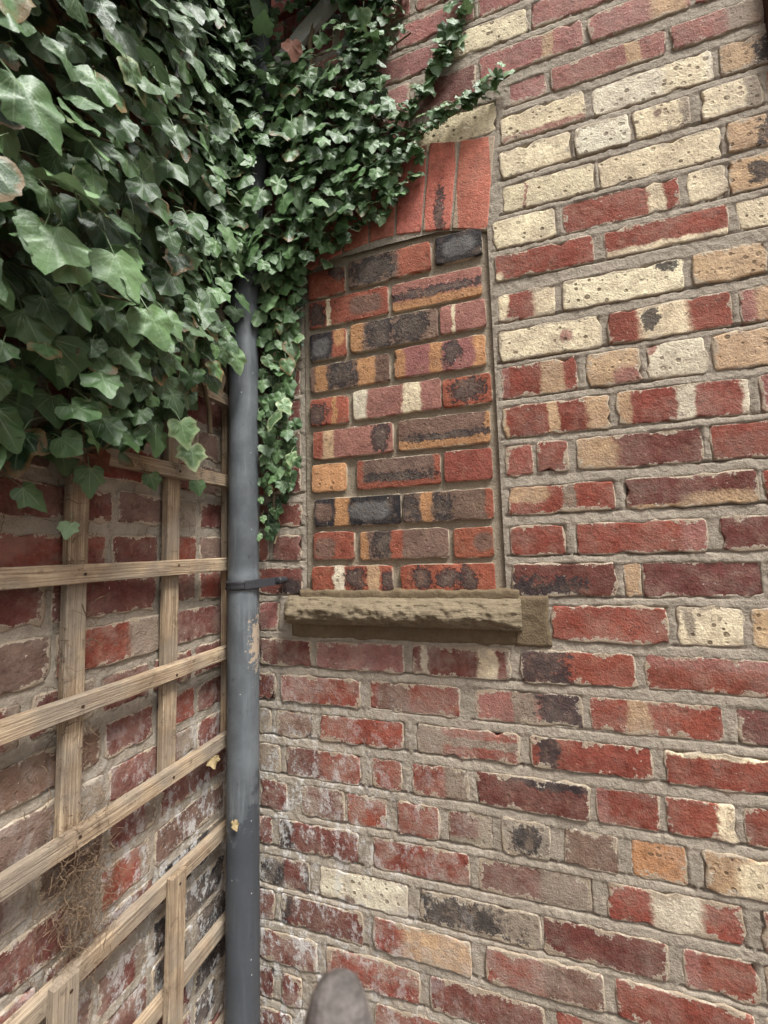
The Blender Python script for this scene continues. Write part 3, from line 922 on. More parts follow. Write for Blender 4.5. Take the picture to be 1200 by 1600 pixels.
# ---- rough sill under the infill
def sill():
    nu, ns = 150, 34
    sec = [(-0.014, 1.337), (0.004, 1.336), (0.014, 1.331), (0.026, 1.325), (0.040, 1.318), (0.050, 1.307), (0.053, 1.296),
           (0.050, 1.286), (0.042, 1.278), (0.030, 1.271), (0.012, 1.265), (-0.014, 1.262)]
    dist = [0]
    for i in range(1, len(sec)): dist.append(dist[-1] + math.hypot(sec[i][0] - sec[i - 1][0], sec[i][1] - sec[i - 1][1]))
    ts = np.linspace(0, dist[-1], ns)
    dd = np.interp(ts, dist, [s[0] for s in sec]); zz = np.interp(ts, dist, [s[1] for s in sec])
    us = np.linspace(0.186, 0.772, nu)
    U, T = np.meshgrid(us, ts); D = np.tile(dd[:, None], (1, nu)); Z = np.tile(zz[:, None], (1, nu))
    endf = np.clip(np.minimum((U - 0.186) / 0.022, (0.772 - U) / 0.030), 0, 1) ** 0.5
    rough = fbm(U * .6, T, 26, 71) * 0.010 + fbm(U * 0.3, T, 130, 75, 3) * 0.011 + fbm(U, T, 200, 78, 2) * 0.003
    face = np.clip(D / 0.03, 0, 1)
    D2 = np.where(D > 0.005, 0.004 + (D - 0.004) * (0.35 + 0.65 * endf), D) + rough * face
    Z2 = Z + fbm(U, T, 14, 88) * 0.008 * face - 0.004 * (U - 0.48) * 0
    V = np.stack([U, -D2, Z2], -1).reshape(-1, 3)
    idx = np.arange(nu * ns).reshape(ns, nu)
    q = np.stack([idx[:-1, :-1], idx[1:, :-1], idx[1:, 1:], idx[:-1, 1:]], -1).reshape(-1, 4)
    me = mesh_np('sill', V, q); me.materials.append(M_SILL)
    s = tag(link(bpy.data.objects.new('sill', me), wall_r, WR), label='rough tan cement-rendered window sill')
    # smeared repair mortar round it
    def patch(name, u0, u1, z0, z1, d, seed, mat, edge=0.006):
        a, b = int((u1 - u0) / 0.004), int((z1 - z0) / 0.004)
        uu = np.linspace(u0, u1, a); z_ = np.linspace(z0, z1, b)
        U, Z = np.meshgrid(uu, z_)
        bor = np.minimum(np.minimum(U - u0, u1 - U), np.minimum(Z - z0, z1 - Z))
        D = -0.014 + (d + 0.014) * np.clip(bor / edge, 0, 1) ** 0.6 + (fbm(U, Z, 40, seed) * 0.003 + fbm(U, Z, 160, seed + 3, 2) * 0.0012)
        U2 = U + fbm(U, Z, 30, seed + 5) * 0.006; Z2 = Z + fbm(U, Z, 30, seed + 6) * 0.006
        V = np.stack([U2, -D, Z2], -1).reshape(-1, 3)
        idx = np.arange(a * b).reshape(b, a)
        q = np.stack([idx[:-1, :-1], idx[:-1, 1:], idx[1:, 1:], idx[1:, :-1]], -1).reshape(-1, 4)
        me = mesh_np(name, V, q); me.materials.append(mat)
        link(bpy.data.objects.new(name, me), wall_r, WR)
    patch('sill_end_mortar', 0.752, 0.834, 1.226, 1.342, 0.006, 101, M_DAMP)
    patch('sill_bed_mortar', 0.186, 0.800, 1.226, 1.276, 0.003, 111, M_DAMP)
    patch('sill_top_mortar', 0.215, 0.775, 1.322, 1.356, 0.009, 121, M_DAMP)
sill()

# ---- garden wall behind the trellis
WL = (0.0, -1.0, 0.0)
wall_l = thing('brick_wall', WL, 'dark stained garden brick wall behind the timber trellis', 'wall')
LEFT = []
rl = random.Random(14)
for k, (z1, z0) in enumerate(ROWZ):
    u = 0.012 - (0.11 if k % 2 else 0.0)
    while u < 0.78:
        w = rl.choice((0.218, 0.108, 0.108)) if k % 3 else 0.218
        a, b = max(u, 0.012), u + w
        if b - a > 0.03:
            code = rl.choice('dddrdbbd')
            if a < .22 and z1 < .95 and rl.random() < .6: code = 'k'
            pt = ''
            if rl.random() < .25: pt = 'g%.2f-%.2f' % (0.6 + rl.random() * .2, 1.1)
            LEFT.append((a, b, z0 + rl.uniform(-.002, .002), z1 + rl.uniform(-.002, .002), code, pt))
        u += w + 0.014
me = mortar_sheet('mortar', 'L', 0.0, 0.86, 0.30, 3.0, [b[:4] for b in LEFT], 0.0042, 'flush', 63)
me.materials.append(M_MORTAR)
link(bpy.data.objects.new('mortar', me), wall_l, WL)
for b in LEFT:
    add_brick('L', wall_l, WL, *b, rl, smear=1.0, wash=rl.uniform(.2, .55))
link(wall_body('wall_core', 'L', -0.0, 2.6, 0.0, 3.2), wall_l, WL)
link(far_bricks('L', [(0.005, 0.80, 0.02, 0.235), (0.90, 2.58, 0.02, 3.18)], random.Random(6)), wall_l, WL)

# ------------------------------------------------------------------ downpipe
def tube(path, n=28, cap=True):
    """path: list of (x, y, z, r); rings stay level across the run"""
    V, F = [], []
    for i, (x, y, z, r) in enumerate(path):
        a = Vector(path[max(i - 1, 0)][:3]); b = Vector(path[min(i + 1, len(path) - 1)][:3])
        t = (b - a).normalized()
        s = t.cross(Vector((0, 1, 0)) if abs(t.y) < .9 else Vector((1, 0, 0))).normalized(); w = s.cross(t)
        for k in range(n):
            an = 2 * math.pi * k / n
            p = Vector((x, y, z)) + (s * math.cos(an) + w * math.sin(an)) * r
            V.append(tuple(p))
    for i in range(len(path) - 1):
        for k in range(n):
            j = (k + 1) % n
            F.append((i * n + k, i * n + j, (i + 1) * n + j, (i + 1) * n + k))
    if cap:
        F.append(tuple(range(n))); F.append(tuple(reversed(range((len(path) - 1) * n, len(path) * n))))
    return V, F

def downpipe():
    PX, PY = 0.091, -0.067
    root = thing('downpipe', (PX, PY, 0), 'grey painted metal downpipe in the corner between the two walls', 'pipe')
    rp = random.Random(3)
    path = [(0, 0, z, 0.0392 + rp.gauss(0, .0002)) for z in np.arange(0.0, 1.39, 0.06)] + [(0, 0, 1.396, .0392), (0, 0, 1.3985, .0380)]
    path += [(0, 0, z, 0.0378 + rp.gauss(0, .0002)) for z in np.arange(1.42, 2.09, 0.06)]
    path += [(0, 0, 2.10, .0385), (0.0, 0, 2.125, .0385), (0.003, 0, 2.15, .0362), (0.007, 0, 2.175, .0325), (0.011, 0, 2.20, .0295)]
    V, F = tube(path)
    me = mesh_np('pipe', np.array(V), F); me.materials.append(M_PIPE)
    o = bpy.data.objects.new('pipe', me); link(o, root)
    V, F = tube([(0.010, 0, 2.19, .0285), (0.014, .002, 2.25, .0285), (0.026, .004, 2.42, .0285), (0.040, .006, 2.62, .0285), (0.050, .008, 2.96, .0285), (0.060, .008, 3.5, .0285)])
    me = mesh_np('upper_pipe', np.array(V), F); me.materials.append(M_PIPE)
    link(bpy.data.objects.new('upper_pipe', me), root)
    # strap clip with its tail to the wall
    zc = 1.371
    V, F = [], []
    prof = [(-.0115, .0390), (-.0115, .0425), (-.007, .0445), (-.0015, .0428), (.0015, .0428), (.007, .0445), (.0115, .0425), (.0115, .0390)]
    n = 40
    for k in range(n):
        a = 2 * math.pi * k / n
        for (h, r) in prof: V.append((math.cos(a) * r, math.sin(a) * r, zc + h + 0.0015 * math.cos(a)))
    m_ = len(prof)
    for k in range(n):
        for i in range(m_):
            F.append((k * m_ + i, ((k + 1) % n) * m_ + i, ((k + 1) % n) * m_ + (i + 1) % m_, k * m_ + (i + 1) % m_))
    me = mesh_np('clip', np.array(V), F); me.materials.append(M_CLIP)
    clip = link(bpy.data.objects.new('clip', me), root)
    # tail: rounded strip from the strap to the house wall
    pts = [(0.028, -0.0335), (0.040, -0.018), (0.052, -0.002), (0.062, 0.014), (0.072, 0.030), (0.085, 0.036)]
    V, F = [], []
    for i, (x, y) in enumerate(pts):
        a = pts[max(i - 1, 0)]; b = pts[min(i + 1, len(pts) - 1)]
        L = math.hypot(b[0] - a[0], b[1] - a[1]); nx, ny = (b[1] - a[1]) / L, -(b[0] - a[0]) / L
        zt = zc + 0.001 + 0.006 * i / 5; h = 0.0100
        for (s, q) in ((-1, -1), (1, -1), (1, 1), (-1, 1)):
            V.append((x + nx * .0025 * s, y + ny * .0025 * s, zt + h * q))
    for i in range(len(pts) - 1):
        for k in range(4): F.append((i * 4 + k, i * 4 + (k + 1) % 4, i * 4 + 4 + (k + 1) % 4, i * 4 + 4 + k))
    F += [(3, 2, 1, 0), tuple(len(V) - 4 + k for k in range(4))]
    me = mesh_np('clip_tail', np.array(V), F, False); me.materials.append(M_CLIP)
    link(bpy.data.objects.new('clip_tail', me), clip)
    V, F = tube([(0.085, 0.060, zc + .007, .0095), (0.085, 0.030, zc + .007, .0095), (0.085, 0.0275, zc + .007, .0075)], 14)
    V2, F2 = tube([(0.085, 0.031, zc + .007, .0045), (0.085, 0.0235, zc + .007, .0045)], 6)
    F += [tuple(i + len(V) for i in f) for f in F2]; V += V2
    me = mesh_np('bolt', np.array(V), F, False); me.materials.append(M_CLIP)
    link(bpy.data.objects.new('bolt', me), clip)
downpipe()

# ------------------------------------------------------------------ trellis panels
def batten(parent, ploc, c, axis, length, wid, thick, rng, bow=0.004):
    """square-sawn batten; local x runs along its length, y is its thickness, z its width"""
    n = 9
    V, F = [], []
    e = 0.0016
    pr = [(-thick / 2, -wid / 2 + e), (-thick / 2 + e, -wid / 2), (thick / 2 - e, -wid / 2), (thick / 2, -wid / 2 + e),
          (thick / 2, wid / 2 - e), (thick / 2 - e, wid / 2), (-thick / 2 + e, wid / 2), (-thick / 2, wid / 2 - e)]
    ph = rng.random() * 6
    for i in range(n + 1):
        x = -length / 2 + length * i / n
        b = bow * math.sin(ph + 3.0 * i / n); tw = 0.03 * math.sin(ph * 2 + 2.2 * i / n)
        for (y, z) in pr:
            V.append((x, y + z * tw + b * 0.15 + rng.gauss(0, .0003), z - y * tw + b + rng.gauss(0, .0004)))
    for i in range(n):
        for k in range(8):
            F.append((i * 8 + k, i * 8 + (k + 1) % 8, i * 8 + 8 + (k + 1) % 8, i * 8 + 8 + k))
    F += [tuple(reversed(range(8))), tuple(range(n * 8, n * 8 + 8))]
    me = mesh_np('batten', np.array(V), F, False); me.materials.append(M_WOOD)
    o = bpy.data.objects.new('batten', me)
    o.location = c
    o.rotation_euler = (0, 0, -math.pi / 2) if axis == 'H' else (0, -math.pi / 2, 0)
    if axis == 'V':
        # length up, width along the wall, thickness out from it
        o.rotation_euler = Matrix(((0, 1, 0), (0, 0, 1), (1, 0, 0))).to_euler()
    link(o, parent, ploc)
    return o

def nail(parent, x, y, z):
    V, F = tube([(x - .004, y, z, .0028), (x + .0012, y, z, .0028)], 8)
    me = mesh_np('nail', np.array(V), F, False); me.materials.append(M_NAIL)
    o = bpy.data.objects.new('nail', me); link(o, parent)
    o.matrix_parent_inverse = Matrix.Identity(4) if parent is None else parent.matrix_basis.inverted()

def trellis():
    rt_ = random.Random(40)
    T1 = (0.02, -0.5, 0.93)
    up_ = thing('trellis', T1, 'upper weathered timber trellis panel, its lower half showing below the ivy', 'trellis')
    for (y, w) in ((-0.448, 0.036), (-0.238, 0.036), (-0.039, 0.036), (-0.66, 0.036), (-0.87, 0.036)):
        batten(up_, T1, (0.017, y, 1.93), 'V', 1.92, w, 0.017, rt_)
    for z in (0.980, 1.199, 1.425, 1.645, 1.865, 2.095, 2.305, 2.52, 2.74):
        b = batten(up_, T1, (0.0355, -0.485, z), 'H', 0.935, 0.033, 0.0185, rt_, 0.002)
        for y in (-0.448, -0.238): nail(b, 0.0445, y + rt_.gauss(0, .004), z + rt_.gauss(0, .005))
    T2 = (0.02, -0.5, 0.0)
    lo = thing('trellis', T2, 'lower timber trellis panel with its uprights fixed in front of the crossbars', 'trellis')
    for z in (0.762, 0.541, 0.32, 0.10):
        batten(lo, T2, (0.030, -0.485, z), 'H', 0.945, 0.033, 0.020, rt_, 0.002)
    for (y, w) in ((-0.463, 0.040), (-0.237, 0.040), (-0.67, 0.038), (-0.88, 0.038)):
        b = batten(lo, T2, (0.0490, y, 0.395), 'V', 0.775, w, 0.017, rt_)
        nail(b, 0.0572, y + .004, 0.762)
trellis()

# ------------------------------------------------------------------ ivy
OUT_HALF = [(0.0, 0.07), (0.07, 0.01), (0.17, -0.05), (0.28, -0.04), (0.39, 0.04), (0.43, 0.13), (0.38, 0.22), (0.40, 0.31), (0.50, 0.42),
            (0.42, 0.47), (0.30, 0.53), (0.235, 0.60), (0.19, 0.70), (0.12, 0.83), (0.06, 0.93), (0.0, 1.0)]
ROUND_HALF = [(0.0, 0.07), (0.08, 0.0), (0.19, -0.05), (0.31, -0.02), (0.41, 0.08), (0.46, 0.19), (0.46, 0.29), (0.455, 0.37), (0.44, 0.45),
              (0.40, 0.53), (0.35, 0.60), (0.29, 0.68), (0.22, 0.77), (0.14, 0.86), (0.06, 0.94), (0.0, 0.98)]

class Leaf:
    __slots__ = ('V', 'F', 'A', 'B')

def leaf_geo(rng, size, rnd, tone=(0, 0), lobed=None, petiole=True):
    """one ivy blade with fold, curl and a stalk; local x across, y to the tip, z = face"""
    k = rng.uniform(0.15, 0.95) if lobed is None else lobed
    half = [((1 - k) * a[0] + k * b[0], (1 - k) * a[1] + k * b[1]) for a, b in zip(OUT_HALF, ROUND_HALF)]
    wx = rng.uniform(0.88, 1.15)
    asym = rng.uniform(-.08, .08)
    ring = [(x * wx * (1 + asym), y) for x, y in half] + [(-x * wx * (1 - asym), y) for x, y in reversed(half[1:-1])]
    ring = [(x + rng.gauss(0, .012), y + rng.gauss(0, .012)) for x, y in ring]
    c = (0.0, 0.33)
    n = len(ring)
    P, E = [], []
    for (x, y) in ring: P.append((x, y)); E.append(1.0)
    for (x, y) in ring: P.append((c[0] + (x - c[0]) * .55, c[1] + (y - c[1]) * .55)); E.append(.5)
    P.append(c); E.append(0.0)
    fold = rng.uniform(0.05, 0.42); curl = rng.uniform(-0.10, 0.50); wav = rng.uniform(0.02, 0.07); ph = rng.random() * 6
    cup = rng.uniform(-.30, .22)
    V = []
    for i, (x, y) in enumerate(P):
        an = math.atan2(x, y - .3)
        z = fold * abs(x) * -0.8 - curl * (max(y, 0) ** 2) * .45 + cup * (x * x) + wav * E[i] * math.sin(5 * an + ph)
        V.append((x * size, y * size, z * size))
    F = []
    for i in range(n):
        j = (i + 1) % n
        F.append((i, j, n + j, n + i))
        F.append((n + i, n + j, 2 * n))
    A = [(x, y, rnd) for x, y in P]
    B = [(tone[0], tone[1], e) for e in E]
    if petiole:
        L = rng.uniform(.35, .8); w = 0.014 * size
        k0 = len(V)
        base = (0, .07 * size, V[0][2])
        end = (rng.uniform(-.2, .2) * size, -L * size, -rng.uniform(.1, .45) * size)
        mid = (end[0] * .3, -L * .5 * size, end[2] * .35 + .03 * size)
        for q in (base, mid, end):
            for (dx, dz) in ((-w, -w * .5), (w, -w * .5), (0, w)):
                V.append((q[0] + dx, q[1], q[2] + dz)); A.append((0.0, 0.3, rnd)); B.append((0, .55, 0))
        for s in range(2):
            for q in range(3):
                a = k0 + s * 3 + q; b = k0 + s * 3 + (q + 1) % 3
                F.append((a, b, b + 3, a + 3))
    l = Leaf(); l.V, l.F, l.A, l.B = V, F, A, B
    return l

def basis(tip, nor, loc):
    t = Vector(tip).normalized()
    n = Vector(nor); n = (n - t * n.dot(t)).normalized()
    s = t.cross(n)
    return Matrix(((s.x, t.x, n.x, loc[0]), (s.y, t.y, n.y, loc[1]), (s.z, t.z, n.z, loc[2]), (0, 0, 0, 1)))

def set_attrs(me, A, B):
    for nm, d in (('leaf', A), ('tone', B)):
        at = me.attributes.new(nm, 'FLOAT_VECTOR', 'POINT')
        at.data.foreach_set('vector', np.asarray(d, np.float32).ravel())

class Ivy:
    def __init__(self, name, loc, label):
        self.loc = loc
        self.root = thing(name, loc, label, 'ivy')
        self.V, self.F, self.A, self.B = [], [], [], []
    def leaf(self, rng, loc, tip, nor, size, rnd, tone=(0, 0), lobed=None, single=True):
        g = leaf_geo(rng, size, rnd, tone, lobed)
        m = basis(tip, nor, loc)
        if single:
            me = mesh_np('leaf', np.array(g.V), g.F); set_attrs(me, g.A, g.B); me.materials.append(M_LEAF)
            o = bpy.data.objects.new('leaf', me); o.matrix_world = m
            link(o, self.root, self.loc)
            o.matrix_basis = m
        else:
            k = len(self.V)
            self.V += [tuple(m @ Vector(v)) for v in g.V]
            self.F += [tuple(i + k for i in f) for f in g.F]
            self.A += g.A; self.B += g.B
    def finish(self):
        if not self.V: return
        me = mesh_np('foliage', np.array(self.V), self.F); set_attrs(me, self.A, self.B); me.materials.append(M_LEAF)
        tag(link(bpy.data.objects.new('foliage', me), self.root, self.loc), kind='stuff')
    def stem(self, pts, r0, r1, n=7):
        path = [(p[0], p[1], p[2], r0 + (r1 - r0) * i / (len(pts) - 1)) for i, p in enumerate(pts)]
        V, F = tube(path, n)
        me = mesh_np('stem', np.array(V), F); me.materials.append(M_STEM)
        link(bpy.data.objects.new('stem', me), self.root, self.loc)

def inside(poly, x, y):
    c = False; n = len(poly)
    for i in range(n):
        (x1, y1), (x2, y2) = poly[i], poly[(i + 1) % n]
        if (y1 > y) != (y2 > y) and x < (x2 - x1) * (y - y1) / (y2 - y1) + x1: c = not c
    return c

def scatter(rng, poly, dmin, tries):
    xs = [p[0] for p in poly]; ys = [p[1] for p in poly]
    cell = {}; out = []
    for _ in range(tries):
        x, y = rng.uniform(min(xs), max(xs)), rng.uniform(min(ys), max(ys))
        if not inside(poly, x, y): continue
        d = dmin(x, y) if callable(dmin) else dmin
        ci, cj = int(x / .05), int(y / .05)
        ok = True
        for a in (-2, -1, 0, 1, 2):
            for b in (-2, -1, 0, 1, 2):
                for (px, py) in cell.get((ci + a, cj + b), ()):
                    if (px - x) ** 2 + (py - y) ** 2 < d * d: ok = False; break
                if not ok: break
            if not ok: break
        if ok:
            cell.setdefault((ci, cj), []).append((x, y)); out.append((x, y))
    return out

def wander(rng, a, b, n, amp):
    a, b = Vector(a), Vector(b)
    pts = []
    for i in range(n + 1):
        t = i / n
        p = a.lerp(b, t) + Vector((rng.gauss(0, amp) * .6, rng.gauss(0, amp), rng.gauss(0, amp))) * (1 if 0 < i < n else .2)
        pts.append(p)
    return pts

def ivy_left():
    rng = random.Random(101)
    iv = Ivy('ivy_plant', (0.03, -0.5, 0.0), 'large-leaved dark green ivy hanging thick over the upper trellis')
    poly = [(-.95, 1.565), (-.68, 1.565), (-.64, 1.60), (-.595, 1.615), (-.52, 1.635), (-.45, 1.675), (-.385, 1.685), (-.30, 1.765), (-.21, 1.87),
            (-.165, 2.05), (-.12, 2.2), (-.10, 2.4), (-.09, 3.35), (-.95, 3.35)]
    def env(y, z):
        t = min(1, max(0, (-y - .10) / .55))
        e = 0.115 + 0.125 * t
        low = min(1, max(0.0, (z - 1.58) / .30))
        return e * (0.5 + 0.5 * low)
    def frame_in(y, z):      # what the photo's frame can show of the hedge face
        return y > -0.73 and z < 2.16 + (y + .70) / .53 * .74 + .07
    def put(y, z, d, size, single, dark=0.0):
        j = rng.gauss
        tip = (0.32 + j(0, .26), -0.05 + j(0, .42), -0.85 + j(0, .20))
        nor = (0.80 + j(0, .28), -0.36 + j(0, .34), 0.48 + j(0, .28))
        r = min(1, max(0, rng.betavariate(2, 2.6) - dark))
        pale = max(0, rng.gauss(-.12, .22))
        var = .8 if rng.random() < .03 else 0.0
        iv.leaf(rng, (d, y, z), tip, nor, size, r, (var, min(.6, pale)), None, single)
    gap = lambda y, z: ((y + .31) / .13) ** 2 + ((z - 2.235 - (y + .31) * .35) / .042) ** 2 < 1 or ((y + .19) / .06) ** 2 + ((z - 2.06) / .03) ** 2 < 1
    front = scatter(rng, poly, lambda y, z: .027 + .008 * min(1, (-y) / .6), 20000)
    front = [p for p in front if not gap(*p)]
    rng.shuffle(front)
    vis = [p for p in front if frame_in(*p)]
    rest = [p for p in front if not frame_in(*p)]
    n_obj = 0
    for i, (y, z) in enumerate(vis):
        d = env(y, z) * rng.uniform(.70, 1.16)
        single = n_obj < 285
        n_obj += single
        put(y, z, d, rng.choice((.65, .9, 1, 1.1, 1.3)) * rng.uniform(.040, .058) * (0.80 + .25 * min(1, -y / .6)), single)
    for (y, z) in rest: put(y, z, env(y, z) * rng.uniform(.85, 1.1), rng.uniform(.05, .085), False)
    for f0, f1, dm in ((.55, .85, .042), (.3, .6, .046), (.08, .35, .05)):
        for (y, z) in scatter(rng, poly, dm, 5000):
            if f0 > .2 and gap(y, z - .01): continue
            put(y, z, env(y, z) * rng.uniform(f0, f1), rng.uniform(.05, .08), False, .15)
    # the big pale leaves nearest the camera and the stragglers under the hem
    for (d, y, z, s, tip, nor, r, tone) in (
            (.255, -.62, 2.010, .078, (.35, -.75, -.35), (.6, -.2, .75), .85, (0, .25)),
            (.255, -.64, 1.925, .074, (.5, -.5, -.35), (.6, -.4, .7), .9, (0, .3)),
            (.25, -.58, 1.885, .076, (.15, .35, -.8), (.8, -.45, .45), .85, (0, .22)),
            (.25, -.655, 1.865, .074, (.2, -.3, -.9), (.8, -.5, .4), .8, (0, .2)),
            (.235, -.51, 1.845, .072, (.2, .35, -.7), (.8, -.5, .4), .8, (0, .15)),
            (.16, -.36, 1.715, .062, (.1, .25, -.8), (.75, -.6, .3), .7, (.5, .2)),
            (.085, -.247, 1.700, .066, (.12, .02, -.9), (.8, -.55, .25), .6, (1, .25)),
            (.060, -.462, 1.612, .058, (.1, .0, -.9), (.85, -.5, .3), .55, (0, .1)),
            (.060, -.567, 1.562, .052, (.2, .45, -.5), (.75, -.4, .5), .45, (0, .1)),
            (.055, -.193, 1.628, .040, (.1, .1, -.9), (.8, -.6, .2), .5, (0, .05)),
            (.055, -.330, 1.622, .040, (.1, .3, -.8), (.8, -.6, .2), .45, (0, .05)),
            (.060, -.490, 1.512, .032, (.1, -.3, -.8), (.7, -.6, .4), .95, (0, 1.0)),
            (.100, -.115, 2.095, .050, (.1, -.2, -.9), (.7, -.7, .2), .55, (0, .1)),
            (.130, -.160, 1.955, .066, (.15, .2, -.8), (.7, -.6, .4), .75, (.3, .15)),
            (.125, -.170, 2.18, .058, (.1, -.1, -.9), (.7, -.7, .3), .8, (0, .25)),
            (.120, -.150, 2.26, .055, (.2, .1, -.9), (.6, -.8, .3), .85, (.6, .3)),
            (.125, -.145, 2.35, .052, (.2, .2, -.8), (.6, -.8, .4), .8, (.4, .2))):
        iv.leaf(rng, (d, y, z), tip, nor, s, r, tone, .25, True)
    iv.finish()
    iv.stem(wander(rng, (.05, -.30, 1.78), (.07, -.62, 2.6), 14, .012), .007, .004)
    iv.stem(wander(rng, (.06, -.16, 1.75), (.07, -.30, 2.7), 14, .012), .006, .004)
    for i in range(7):
        y, z = rng.uniform(-.66, -.2), rng.uniform(1.75, 2.3)
        iv.stem(wander(rng, (.05, y, z), (env(y, z) * 1.05, y + rng.uniform(-.12, .12), z - rng.uniform(.0, .12)), 6, .008), .0024, .0014, 5)

def ivy_right():
    rng = random.Random(202)
    iv = Ivy('ivy_plant', (0.35, -0.03, 2.1), 'small-leaved ivy spreading over the house wall above the arch')
    poly = [(.03, 3.4), (.64, 3.4), (.56, 2.95), (.53, 2.86), (.485, 2.77), (.49, 2.69), (.52, 2.61), (.54, 2.53), (.545, 2.46), (.52, 2.40),
            (.45, 2.325), (.39, 2.275), (.32, 2.235), (.26, 2.20), (.17, 2.18), (.10, 2.24), (.05, 2.30), (.03, 2.42)]
    hole = lambda x, z: ((x - .160) / .035) ** 2 + ((z - 2.47) / .09) ** 2 < 1 or ((x - .30) / .11) ** 2 + ((z - 2.90) / .085) ** 2 < 1
    def put(x, z, d, size, single, dark=0.0):
        j = rng.gauss
        tip = (0.05 + j(0, .42), -0.34 + j(0, .24), -0.75 + j(0, .24))
        nor = (0.22 + j(0, .28), -0.85 + j(0, .20), 0.50 + j(0, .22))
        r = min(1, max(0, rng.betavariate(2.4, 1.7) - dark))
        pale = max(0, rng.gauss(-.02, .2)); var = .6 if rng.random() < .07 else 0.0
        iv.leaf(rng, (x, -d, z), tip, nor, size, r, (var, min(.6, pale)), None, single)
    def env(x, z):
        t = min(1, max(0, (.62 - x) / .5))
        t2 = min(1, max(0, (.17 - x) / .07)) * (1 if z > 2.28 else 0)
        return .045 + .085 * t + .025 * t2 + .16 * min(1, max(0, (z - 2.95) / .25))  # last term: unseen overhang above the frame, added to shade the wall below
    n = 0
    front = [p for p in scatter(rng, poly, lambda x, z: .027 + .010 * min(1, max(0, (.5 - x) / .4)), 9000) if not hole(*p)]
    rng.shuffle(front)
    for (x, z) in front:
        vis = z < 2.98 - x * .24
        single = vis and n < 175
        n += single
        put(x, z, env(x, z) * rng.uniform(.75, 1.2), rng.uniform(.030, .050) * (1 + .35 * min(1, max(0, (.5 - x) / .4))) * rng.choice((.75, 1, 1, 1.15)), single)
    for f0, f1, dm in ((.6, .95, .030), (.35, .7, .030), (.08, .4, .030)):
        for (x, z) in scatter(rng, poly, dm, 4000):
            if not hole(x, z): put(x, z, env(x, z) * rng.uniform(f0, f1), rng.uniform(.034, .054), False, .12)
    # leaves hanging over the upper downpipe
    for (x, z) in scatter(rng, [(.01, 2.26), (.16, 2.22), (.20, 3.1), (.01, 3.1)], .026, 2500):
        if not (z > 2.80 and x > .13): put(x, z, rng.uniform(.112, .155), rng.uniform(.038, .060), n < 300); n += 1
    # two runners reaching out over the brickwork
    for pts, cnt, sz in (([(.56, 2.50), (.62, 2.528), (.68, 2.540), (.74, 2.565), (.815, 2.592)], 52, (.024, .040)),
                         ([(.50, 2.47), (.575, 2.59), (.635, 2.67), (.675, 2.735), (.71, 2.82), (.74, 2.98)], 84, (.028, .046)),
                         ([(.40, 2.72), (.47, 2.765), (.53, 2.80), (.575, 2.815)], 22, (.018, .03)),
                         ([(.45, 2.31), (.51, 2.355), (.555, 2.41), (.585, 2.465)], 26, (.026, .044))):
        iv.stem([(x, -.016, z) for x, z in pts], .003, .0018, 6)
        for i in range(cnt):
            t = i / cnt * (len(pts) - 1); k = int(t); q = t - k
            x = pts[k][0] * (1 - q) + pts[min(k + 1, len(pts) - 1)][0] * q + rng.gauss(0, .014)
            z = pts[k][1] * (1 - q) + pts[min(k + 1, len(pts) - 1)][1] * q + rng.gauss(.006, .010)
            put(x, z, rng.uniform(.012, .045), rng.uniform(*sz), n < 300)
            n += 1
    iv.finish()
    iv.stem(wander(rng, (.20, -.03, 2.22), (.30, -.03, 2.95), 12, .008), .008, .006)
    iv.stem(wander(rng, (.22, -.03, 2.36), (.56, -.03, 2.5), 10, .008), .006, .003)
    iv.stem(wander(rng, (.19, -.035, 2.43), (.31, -.04, 2.53), 6, .004), .012, .009)

def ivy_strand():
    rng = random.Random(303)
    iv = Ivy('ivy_plant', (0.17, -0.03, 1.45), 'narrow trail of pale-edged ivy hanging beside the downpipe', )
    poly = [(.125, 2.21), (.25, 2.21), (.238, 2.05), (.215, 1.92), (.20, 1.87), (.215, 1.82), (.225, 1.72), (.21, 1.63), (.17, 1.60), (.155, 1.50), (.13, 1.50)]
    def put(x, z, d, size, r, tone, single=True, lobed=None):
        j = rng.gauss
        tip = (0.18 + j(0, .3), -0.16 + j(0, .2), -0.9 + j(0, .2))
        nor = (0.15 + j(0, .25), -0.85 + j(0, .18), 0.38 + j(0, .22))
        iv.leaf(rng, (x, -d, z), tip, nor, size, r, tone, lobed, single)
    for (x, z) in scatter(rng, poly, .022, 2500):
        sz = rng.uniform(.034, .052) if z > 1.85 else rng.uniform(.026, .042)
        if z < 1.62: sz *= .62
        var = .6 if rng.random() < .15 else 0.0
        put(x, z, rng.uniform(.03, .062), sz, rng.betavariate(2.2, 1.8), (var, max(0, rng.gauss(.06, .18))))
    for (x, z) in scatter(rng, poly, .028, 2000):
        put(x, z, rng.uniform(.01, .03), rng.uniform(.03, .045), rng.uniform(0, .4), (0, 0), False)
    for (x, z, s, r, tone) in ((.190, 1.815, .074, .5, (1, .15)), (.206, 1.845, .046, .9, (1, .4)), (.238, 1.705, .044, .85, (1, .5)),
                               (.175, 2.13, .060, .75, (0, .3)), (.145, 2.10, .056, .8, (0, .35)), (.165, 2.205, .05, .8, (1, .4))):
        put(x, z, .07, s, r, tone, True, .55)
    iv.finish()
    iv.stem(wander(rng, (.15, -.012, 1.47), (.17, -.02, 2.2), 14, .006), .003, .004, 6)
    iv.stem(wander(rng, (.205, -.010, 1.87), (.235, -.012, 2.03), 6, .003), .002, .003, 6)
    iv.stem([(.19, -.02, 1.73), (.215, -.03, 1.752), (.235, -.035, 1.765), (.243, -.04, 1.757)], .0018, .001, 5)

ivy_left(); ivy_right(); ivy_strand()

